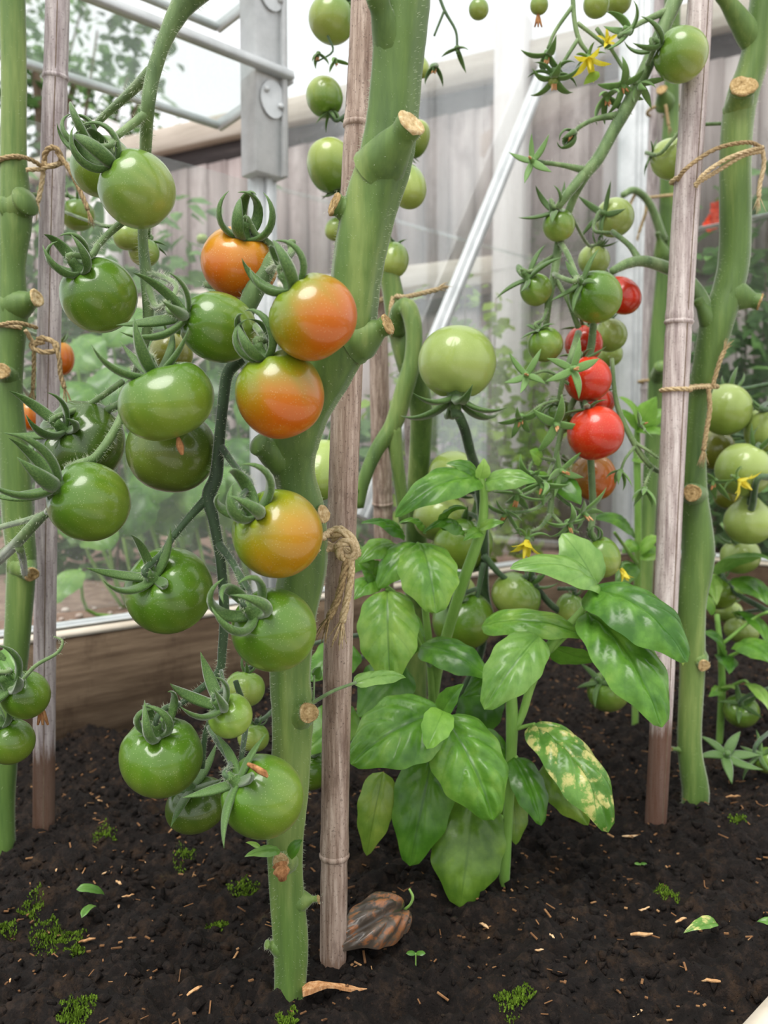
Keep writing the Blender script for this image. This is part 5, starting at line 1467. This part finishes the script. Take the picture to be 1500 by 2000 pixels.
for b_, t_, w_, m_ in [((1410, 1280, 1.15), (1375, 1235, 1.10), 50, 'basil'), ((1412, 1282, 1.15), (1425, 1315, 1.09), 44, 'basil'), ((1440, 1255, 1.12), (1520, 1300, 1.04), 60, 'basil'), ((1408, 1350, 1.16), (1385, 1360, 1.12), 26, 'basil'),
                       ((1412, 1350, 1.16), (1435, 1345, 1.12), 26, 'lime'), ((1462, 1335, 1.12), (1505, 1390, 1.06), 40, 'lime'), ((1400, 1120, 1.2), (1510, 1095, 1.1), 60, 'basil_pale'), ((1380, 1120, 1.22), (1400, 1180, 1.15), 40, 'lime'),
                       ((1435, 1130, 1.2), (1500, 1180, 1.12), 60, 'basil'), ((1440, 1200, 1.2), (1500, 1260, 1.1), 50, 'basil_dark'), ((1395, 1200, 1.15), (1360, 1150, 1.15), 30, 'basil'), ((1440, 1140, 1.22), (1470, 1160, 1.2), 36, 'lime')]:
    L(b_, t_, w_, (rnd.uniform(-.3, .3), -.7, .7), m_, arch=.15, fold=-.2, quilt=.8, nu=14, nv=8)

# ------------------------------------------------------------------ things on the soil
def dead_leaf():
    r = empty('fallen_leaf', GS(730, 1835), 'withered brown and grey leaf lying on the soil beside the brown cane', 'leaf')
    A, B = GS(650, 1872) + UP * .010, GS(790, 1812) + UP * .016
    mb = MB(); leaf_shape(mb, B, A, S(100, .67), (.1, -.75, .6), arch=.24, fold=-.5, quilt=2.2, nu=26, nv=16, wave=.05, blunt=.4)
    mb.build('blade', M['deadleaf'], r)
    mb = MB(); tube(mb, [(B, .0014), (B + Vector((.005, -.002, .006)), .0012), (B + Vector((.007, -.003, .013)), .0012), (B + Vector((.004, -.003, .020)), .001)], 6, 4); mb.build('stalk', M['bstem'], r)
dead_leaf()
sk = empty('dry_stick', GS(650, 1928), 'flat reddish stick lying across the foot of the brown cane', 'stick')
mb = MB(); a_, b_ = GS(588, 1932) + UP * .006, GS(712, 1920) + UP * .006
d_ = (b_ - a_).normalized(); sd = d_.cross(UP).normalized()
Vs = []; n_ = 9
for i in range(n_):
    t = i / (n_ - 1); c = a_.lerp(b_, t) + sd * .012 + UP * (.003 * math.sin(t * 5)); w_ = .0042 * (1 - .75 * t) + .0008 * math.sin(t * 11)
    for sy, sz in ((-1, -.4), (1, -.4), (1, .5), (-1, .5)): Vs.append(tuple(c + sd * w_ * sy + UP * w_ * sz))
Fs = [(i * 4 + k, i * 4 + (k + 1) % 4, i * 4 + 4 + (k + 1) % 4, i * 4 + 4 + k) for i in range(n_ - 1) for k in range(4)] + [(3, 2, 1, 0), tuple(n_ * 4 - 4 + k for k in range(4))]
mb.add(Vs, Fs); mb.build('strip', M['dry'], sk, smooth_on=False)
chips = [(945, 1816, 30, 55, 'tan wood chip below the lowest basil leaf'), (1253, 1834, 44, 8, 'long tan wood chip below the pale cane, left of the leaf scrap'), (1053, 1866, 28, 15, 'short tan wood chip in the bare soil right of the fallen leaf'),
         (1385, 1925, 44, 20, 'long pale wood chip nearest the paving corner'), (1245, 1990, 30, -30, 'pale wood chip at the bottom edge left of the paving'), (1330, 1806, 28, -20, 'wood chip just left of the yellowing leaf scrap'),
         (1258, 1784, 24, -12, 'small chip above the long chip below the pale cane'), (1078, 1838, 22, 75, 'upright little chip above the short chip in the bare soil'), (1232, 1640, 34, 14, 'reddish wood chip at the left of the pale cane foot'),
         (1432, 1562, 28, 5, 'wood chip on the soil right of the right hand stem'), (232, 1732, 26, 45, 'slanting wood chip above the pale withered leaflet'), (412, 1778, 34, 28, 'reddish sliver left of the central stem'),
         (205, 1712, 24, -20, 'dull bark strip left of the slanting chip'), (110, 1706, 16, 70, 'small upright chip below the left cane'), (170, 1846, 34, -6, 'brown bark chip right of the bright moss cushion'),
         (302, 1562, 14, 20, 'tiny chip under the lowest left tomato, left of two'), (322, 1553, 18, 30, 'tiny chip under the lowest left tomato, right of two'), (365, 1632, 16, 20, 'tiny chip below the shaded dark tomato'),
         (285, 1690, 14, 80, 'tiny upright chip on the soil below the hanging tomatoes'), (380, 1945, 34, -35, 'thin tan splinter near the bottom, left of the central stem'), (20, 1925, 14, 70, 'small orange chip in the lower left corner'),
         (250, 1758, 24, -10, 'thin chip right of the pale withered leaflet'), (232, 1778, 20, 70, 'grey upright splinter beside the withered leaflet'), (195, 1570, 16, 30, 'tiny bright chip right of the left cane foot'),
         (1195, 1396, 26, 5, 'pale flake under the low green tomato behind the basil'), (630, 1775, 22, 30, 'reddish scrap between the central stem and brown cane')]
for i, (x, y, l_, an, lb) in enumerate(chips):
    p = GS(x, y) + UP * .004
    ln = S(l_, p.y) * .5; an = math.radians(-an)
    dx = Vector((math.cos(an), math.sin(an) * 1.2, .15)).normalized(); dy = dx.cross(UP).normalized(); dz = dx.cross(dy)
    mb = MB(); Vs = []; n_ = 6
    for k in range(n_):
        t = k / (n_ - 1) * 2 - 1; w_ = ln * .24 * (1 - .55 * t * t) * rnd.uniform(.8, 1.2)
        c = p + dx * ln * t + UP * rnd.uniform(-.0006, .0008)
        for sy, sz in ((-1, -.3), (1, -.3), (.8, .35), (-.8, .35)): Vs.append(tuple(c + dy * w_ * sy + dz * w_ * sz))
    mb.add(Vs, [(k * 4 + j, k * 4 + (j + 1) % 4, k * 4 + 4 + (j + 1) % 4, k * 4 + 4 + j) for k in range(n_ - 1) for j in range(4)] + [(3, 2, 1, 0), tuple(n_ * 4 - 4 + j for j in range(4))])
    o = mb.build('wood_chip', M['chip'], smooth_on=False)
    tag(o, lb, 'wood chip', 'wood chips on the soil')
def dry_bit(x, y, x2, y2, w_, mat, label):
    r = empty('fallen_leaf', GS(x, y), label, 'leaf')
    mb = MB(); leaf_shape(mb, GS(x, y) + UP * .012, GS(x2, y2) + UP * .01, S(w_, GS(x, y).y), (0, -.6, 1), arch=.15, fold=.3, quilt=1, nu=12, nv=6)
    mb.build('blade', M[mat], r)
dry_bit(1400, 1830, 1335, 1845, 26, 'basil_yellow', 'small yellowing leaf scrap on the soil at lower right')
dry_bit(150, 1762, 205, 1768, 20, 'basil_pale', 'pale withered leaflet on the soil at lower left')
dry_bit(160, 1818, 188, 1792, 18, 'basil_pale', 'tiny pale upright leaf scrap on the soil at lower left')
dry_bit(1520, 1835, 1478, 1822, 20, 'basil_pale', 'small green leaf tip poking in at the right edge above the soil')
moss = [(110, 1836, 55, 'bright green moss cushion on the soil at lower left'), (1005, 1950, 42, 'round moss cushion on the soil at the bottom right of centre'), (475, 1742, 34, 'moss patch left of the foot of the central stem'),
        (1300, 1745, 26, 'small moss tuft on the soil below the pale cane'), (60, 1750, 26, 'thin moss patch below the left stem'), (10, 1815, 22, 'moss patch at the left edge'), (150, 1990, 40, 'moss at the bottom edge at left'),
        (360, 1680, 24, 'moss tuft below the hanging green tomatoes'), (205, 1640, 24, 'faint moss tuft beside the left cane foot'), (1440, 1604, 18, 'tiny light green seedling moss at right'), (425, 1815, 26, 'thin mossy patch left of the central stem'),
        (145, 1862, 22, 'small moss tuft just below the bright cushion'), (560, 1985, 24, 'moss round the foot of the central stem')]
for i, (x, y, rp, lb) in enumerate(moss):
    c = GS(x, y); r_ = S(rp, c.y); mb = MB(); rs_ = random.Random(i)
    V = []; Fc = []
    for k in range(int(420 * (rp / 30) ** 1.5)):
        an = rs_.uniform(0, 6.28); q = rs_.random() ** .6
        x_, y_ = c.x + math.cos(an) * q * r_, c.y + math.sin(an) * q * r_ * (1.0 + .4 * math.sin(an * 3 + i))
        z_ = soil_z(x_, y_) + .002
        h_ = rs_.uniform(.001, .004) * (1.2 - .7 * q); a2 = rs_.uniform(0, 6.28); w_ = rs_.uniform(.0003, .0008)
        e = Vector((math.cos(a2), math.sin(a2), 0)); b = Vector((x_, y_, z_)); j = len(V)
        tip = b + Vector((rs_.uniform(-.5, .5), rs_.uniform(-.5, .5), 1)) * h_
        V += [tuple(b - e * w_), tuple(b + e * w_), tuple(tip + e * w_ * .7), tuple(tip - e * w_ * .7)]; Fc.append((j, j + 1, j + 2, j + 3))
    mb.add(V, Fc)
    tag(mb.build('moss_patch', M['moss'], smooth_on=False), lb, 'moss', None, 'stuff')
for i, (x, y, s_, lb) in enumerate([(1250, 1700, 14, 'two leaved seedling sprouting below the pale cane'), (812, 1882, 22, 'tiny grey green seedling right of the fallen leaf')]):
    c = GS(x, y); r = empty('seedling', c, lb, 'seedling'); h = S(s_, c.y)
    mb = MB(); tube(mb, [(c - UP * .004, .0006), (c + UP * h, .0006)], 5, 2); mb.build('stem', M['bstem'], r)
    for sx in (-1, 1):
        mb = MB(); leaf_shape(mb, c + UP * h, c + UP * h * 1.1 + Vector((sx * h * .9, -.002, 0)), h * .55, (0, -.4, 1), quilt=.3, nu=6, nv=4, blunt=.3); mb.build('leaf', M['basil_pale'], r)

# ------------------------------------------------------------------ the garden beyond the glass
def blob_leaves(mb, n, sampler, size, seed, up=.4):
    rs_ = random.Random(seed)
    V = []; Fc = []
    for _ in range(n):
        p = sampler(rs_)
        s = size * rs_.uniform(.6, 1.3)
        dx = Vector((rs_.uniform(-1, 1), rs_.uniform(-1, 1), rs_.uniform(-.8, .5))).normalized()
        nn = Vector((rs_.uniform(-.7, .7), rs_.uniform(-1, .2), rs_.uniform(0, 1) + up)).normalized()
        dy = nn.cross(dx).normalized(); nz = dx.cross(dy)
        j = len(V)
        for (u, v, h) in ((0, 0, 0), (.35, -.42, .10), (.35, 0, 0), (.35, .42, .10), (.75, -.30, .06), (.75, 0, -.02), (.75, .30, .06), (1.05, 0, -.08)):
            V.append(tuple(p + dx * (u * s) + dy * (v * s) + nz * (h * s)))
        Fc += [(j, j + 1, j + 2), (j, j + 2, j + 3), (j + 1, j + 4, j + 5, j + 2), (j + 2, j + 5, j + 6, j + 3), (j + 4, j + 7, j + 5), (j + 5, j + 7, j + 6)]
    mb.add(V, Fc)
def bush(name, base, label, cat, mat, twigs, size, n, seed, spread=.05, twr=.004, group='garden plants outside'):
    """bush of upright twigs with leaves along them; twigs are lists of world points"""
    r = empty(name, base, label, cat, group)
    mt = MB(); rs_ = random.Random(seed)
    cum = []
    for tw in twigs:
        tube(mt, [(p, twr * (1 - .6 * i / max(1, len(tw) - 1))) for i, p in enumerate(tw)], 6, 3)
        for i in range(len(tw) - 1): cum.append((tw[i], tw[i + 1]))
    mt.build('twigs', M['twig'], r)
    def smp(q):
        a, b = cum[q.randrange(len(cum))]
        return a.lerp(b, q.random()) + Vector((q.gauss(0, spread), q.gauss(0, spread * .6), q.gauss(0, spread)))
    mb = MB(); blob_leaves(mb, n, smp, size, seed)
    tag(mb.build('foliage', M[mat], r), kind='stuff')
    return r
def gp(px, py, d): return P(px, py, d)
def twig(px, py0, py1, d, lean=0, seed=0, n=5):
    q = random.Random(seed)
    return [gp(px + lean * i / n + q.uniform(-6, 6), py0 + (py1 - py0) * i / n, d) for i in range(n + 1)]
bush('currant_bush', Vector((.2, 2.3, zo)), 'lime leaved currant bush in front of the fence, seen above the basil', 'bush', 'foliage_lime',
     [twig(850, 1080, 620, 2.02, 30, 1), (twig(900, 1080, 560, 2.0, 5, 2)), twig(940, 1080, 700, 2.1, 20, 3), twig(975, 1080, 580, 2.15, -5, 4), twig(1010, 1080, 640, 2.12, 40, 5), twig(830, 1080, 760, 2.0, -20, 6), twig(960, 1080, 820, 2.05, 30, 7),
      twig(890, 1080, 780, 2.0, 40, 8), twig(1040, 1080, 720, 2.2, 30, 9), twig(800, 1080, 620, 2.0, -15, 12), twig(870, 1080, 700, 2.1, 10, 13), twig(920, 1080, 860, 2.1, 10, 14)],
     .036, 1250, 21, .030)
bush('tall_shrub', Vector((-.7, 2.6, zo)), 'tall hazy shrub behind the glass at left', 'bush', 'foliage',
     [twig(60, 1150, 350, 2.2, 10, 11), twig(170, 1150, 380, 2.3, -10, 12), twig(280, 1150, 440, 2.2, 20, 13), twig(350, 1150, 420, 2.4, -20, 14), twig(430, 1150, 480, 2.3, 10, 15), twig(230, 1150, 520, 2.1, 10, 16), twig(100, 1150, 560, 2.1, 10, 17), twig(20, 1150, 330, 2.2, 10, 18)],
     .055, 1500, 22, .07)
bush('small_bush', Vector((-.3, 2.5, zo)), 'low green bush behind the louvre post', 'bush', 'foliage',
     [twig(470, 1100, 640, 2.3, 10, 21), twig(530, 1100, 700, 2.3, 10, 22), twig(600, 1100, 720, 2.4, 10, 23), twig(680, 1100, 800, 2.3, 10, 24)], .05, 460, 23, .06)
rb = bush('flowering_bush', Vector((1.0, 2.3, zo)), 'blue green bush with red flowers behind the right glass wall', 'bush', 'foliage',
     [twig(1400, 1100, 420, 2.22, 10, 31), twig(1450, 1100, 340, 2.2, 5, 32), twig(1490, 1100, 400, 2.15, 5, 33), twig(1540, 1100, 360, 2.1, 5, 34), twig(1370, 1100, 560, 2.3, 5, 35), twig(1430, 1100, 620, 2.2, 5, 36), twig(1510, 1100, 640, 2.1, 5, 37)],
     .05, 1000, 24, .05)
for i, (x, y) in enumerate([(1398, 408), (1392, 432), (1385, 440), (1402, 425)]):
    c = P(x, y, 2.16); mb = MB()
    for k in range(5):
        an = k * 1.257 + i
        leaf_shape(mb, c, c + Vector((math.cos(an) * .02, -.008, math.sin(an) * .02)), .018, (0, -1, .2), nu=5, nv=4, quilt=0, blunt=.3, seed=k)
    mb.build('red_flower', M['redpetal'], rb)
# big round leaved plant low behind the glass at left: each leaf its own part
sq = empty('squash_plant', Vector((-.62, 1.95, zo)), 'broad leaved squash plant low behind the glass at left', 'squash plant', 'garden plants outside')
for i, (x, y, s_, d_) in enumerate([(250, 640, 90, 1.9), (170, 690, 80, 1.85), (330, 690, 90, 2.0), (420, 640, 70, 2.1), (220, 760, 90, 1.8), (300, 800, 90, 1.9), (140, 780, 80, 1.75), (390, 950, 110, 1.75), (310, 930, 120, 1.75), (260, 1000, 90, 1.7), (350, 1000, 100, 1.8), (440, 970, 110, 1.8), (470, 890, 80, 1.9), (490, 1010, 100, 1.85),
                                   (150, 1000, 90, 1.6), (190, 1040, 80, 1.6), (380, 860, 90, 2.0), (205, 880, 90, 1.75), (420, 760, 80, 2.1), (500, 800, 80, 2.1), (130, 1145, 60, 1.5), (200, 600, 70, 2.0), (465, 560, 60, 2.2)]):
    c = P(x, y, d_); an = rnd.uniform(-.9, .9); R_ = S(s_, d_)
    tip = c + Vector((math.sin(an) * R_ * .6, -.03, -math.cos(an) * R_ * .55)); bs = c - (tip - c)
    mb = MB(); leaf_shape(mb, bs, tip, R_ * 1.05, (rnd.uniform(-.4, .4), -.8, .6), arch=.12, fold=-.2, quilt=.9, nu=12, nv=8, blunt=.28, wave=.05, seed=i)
    mb.build('leaf', M['basil_pale' if i % 3 else 'basil_dark'], sq)
    mb = MB(); tube(mb, [(bs, .003), (bs + Vector((0, .03, -.08)), .0035), (Vector((bs.x * .9, bs.y + .05, zo)), .004)], 5, 3); mb.build('leaf_stalk', M['bstem'], sq)
# trees against the sky
def tree(base, blobs, label, n, size, seed, mat, trunk_r=.05):
    r = empty('tree', base, label, 'tree', 'trees beyond the fence')
    mt = MB()
    tube(mt, [(base, trunk_r), (base + UP * 1.0, trunk_r * .8), (Vector(blobs[0][0]), trunk_r * .5)], 8, 4)
    for c, rr in blobs:
        tube(mt, [(base + UP * 1.0, trunk_r * .5), ((base + UP * 1.0).lerp(Vector(c), .5) + UP * .05, trunk_r * .3), (Vector(c), trunk_r * .12)], 5, 3)
    mt.build('trunk', M['twig'], r)
    wts = [rr ** 2 for c, rr in blobs]; tot = sum(wts)
    def smp(q):
        t = q.random() * tot
        for (c, rr), w_ in zip(blobs, wts):
            t -= w_
            if t <= 0: break
        v = Vector((q.gauss(0, 1), q.gauss(0, 1), q.gauss(0, 1))).normalized() * rr * q.random() ** .5
        return Vector(c) + v
    mb = MB(); blob_leaves(mb, n, smp, size, seed); tag(mb.build('foliage', M[mat], r), kind='stuff')
tree(Vector((-2.0, 5.2, zo)), [(P(70, 130, 5), .33), (P(190, 60, 5), .30), (P(250, 150, 5), .25), (P(60, 300, 5), .4), (P(200, 240, 5), .3), (P(310, 90, 5.2), .16), (P(-60, 60, 5), .4)], 'leafy tree against the white sky at upper left', 620, .075, 41, 'foliage_dark')
tree(Vector((-3.0, 6.5, zo)), [(P(150, 150, 6.5), .6), (P(30, 50, 6.5), .6), (P(280, 230, 6.5), .3), (P(180, -60, 6.5), .4)], 'pale tree further behind the upper left tree', 420, .10, 42, 'foliage')
tree(Vector((1.9, 4.0, zo)), [(P(1410, 90, 4), .14), (P(1450, 160, 4), .12), (P(1430, 30, 4), .12)], 'bright leafy branch over the fence at upper right', 110, .06, 43, 'foliage_lime', .02)
# pebbles on the garden soil beyond the board
for i, (x, y, s_) in enumerate([(128, 1195, 10), (155, 1207, 11), (172, 1222, 13), (200, 1218, 9), (250, 1205, 10), (140, 1215, 7), (215, 1200, 7), (185, 1190, 6), (120, 1212, 7), (235, 1190, 6)]):
    c = G(x, y, zo); r_ = S(s_, c.y); rs_ = np.random.RandomState(i)
    V = np.array(ICO) * r_ * np.array([1, 1, .65]) * rs_.uniform(.85, 1.15, (12, 1)) + np.array([c.x, c.y, zo + r_ * .4])
    mb = MB(); mb.add(V.tolist(), ICOF); o = mb.build('pebble', M['pebble'])
    m = o.modifiers.new('round', 'SUBSURF'); m.levels = m.render_levels = 1
    tag(o, 'pale pebble on the garden soil behind the timber board', 'pebble', 'pebbles behind the timber board')
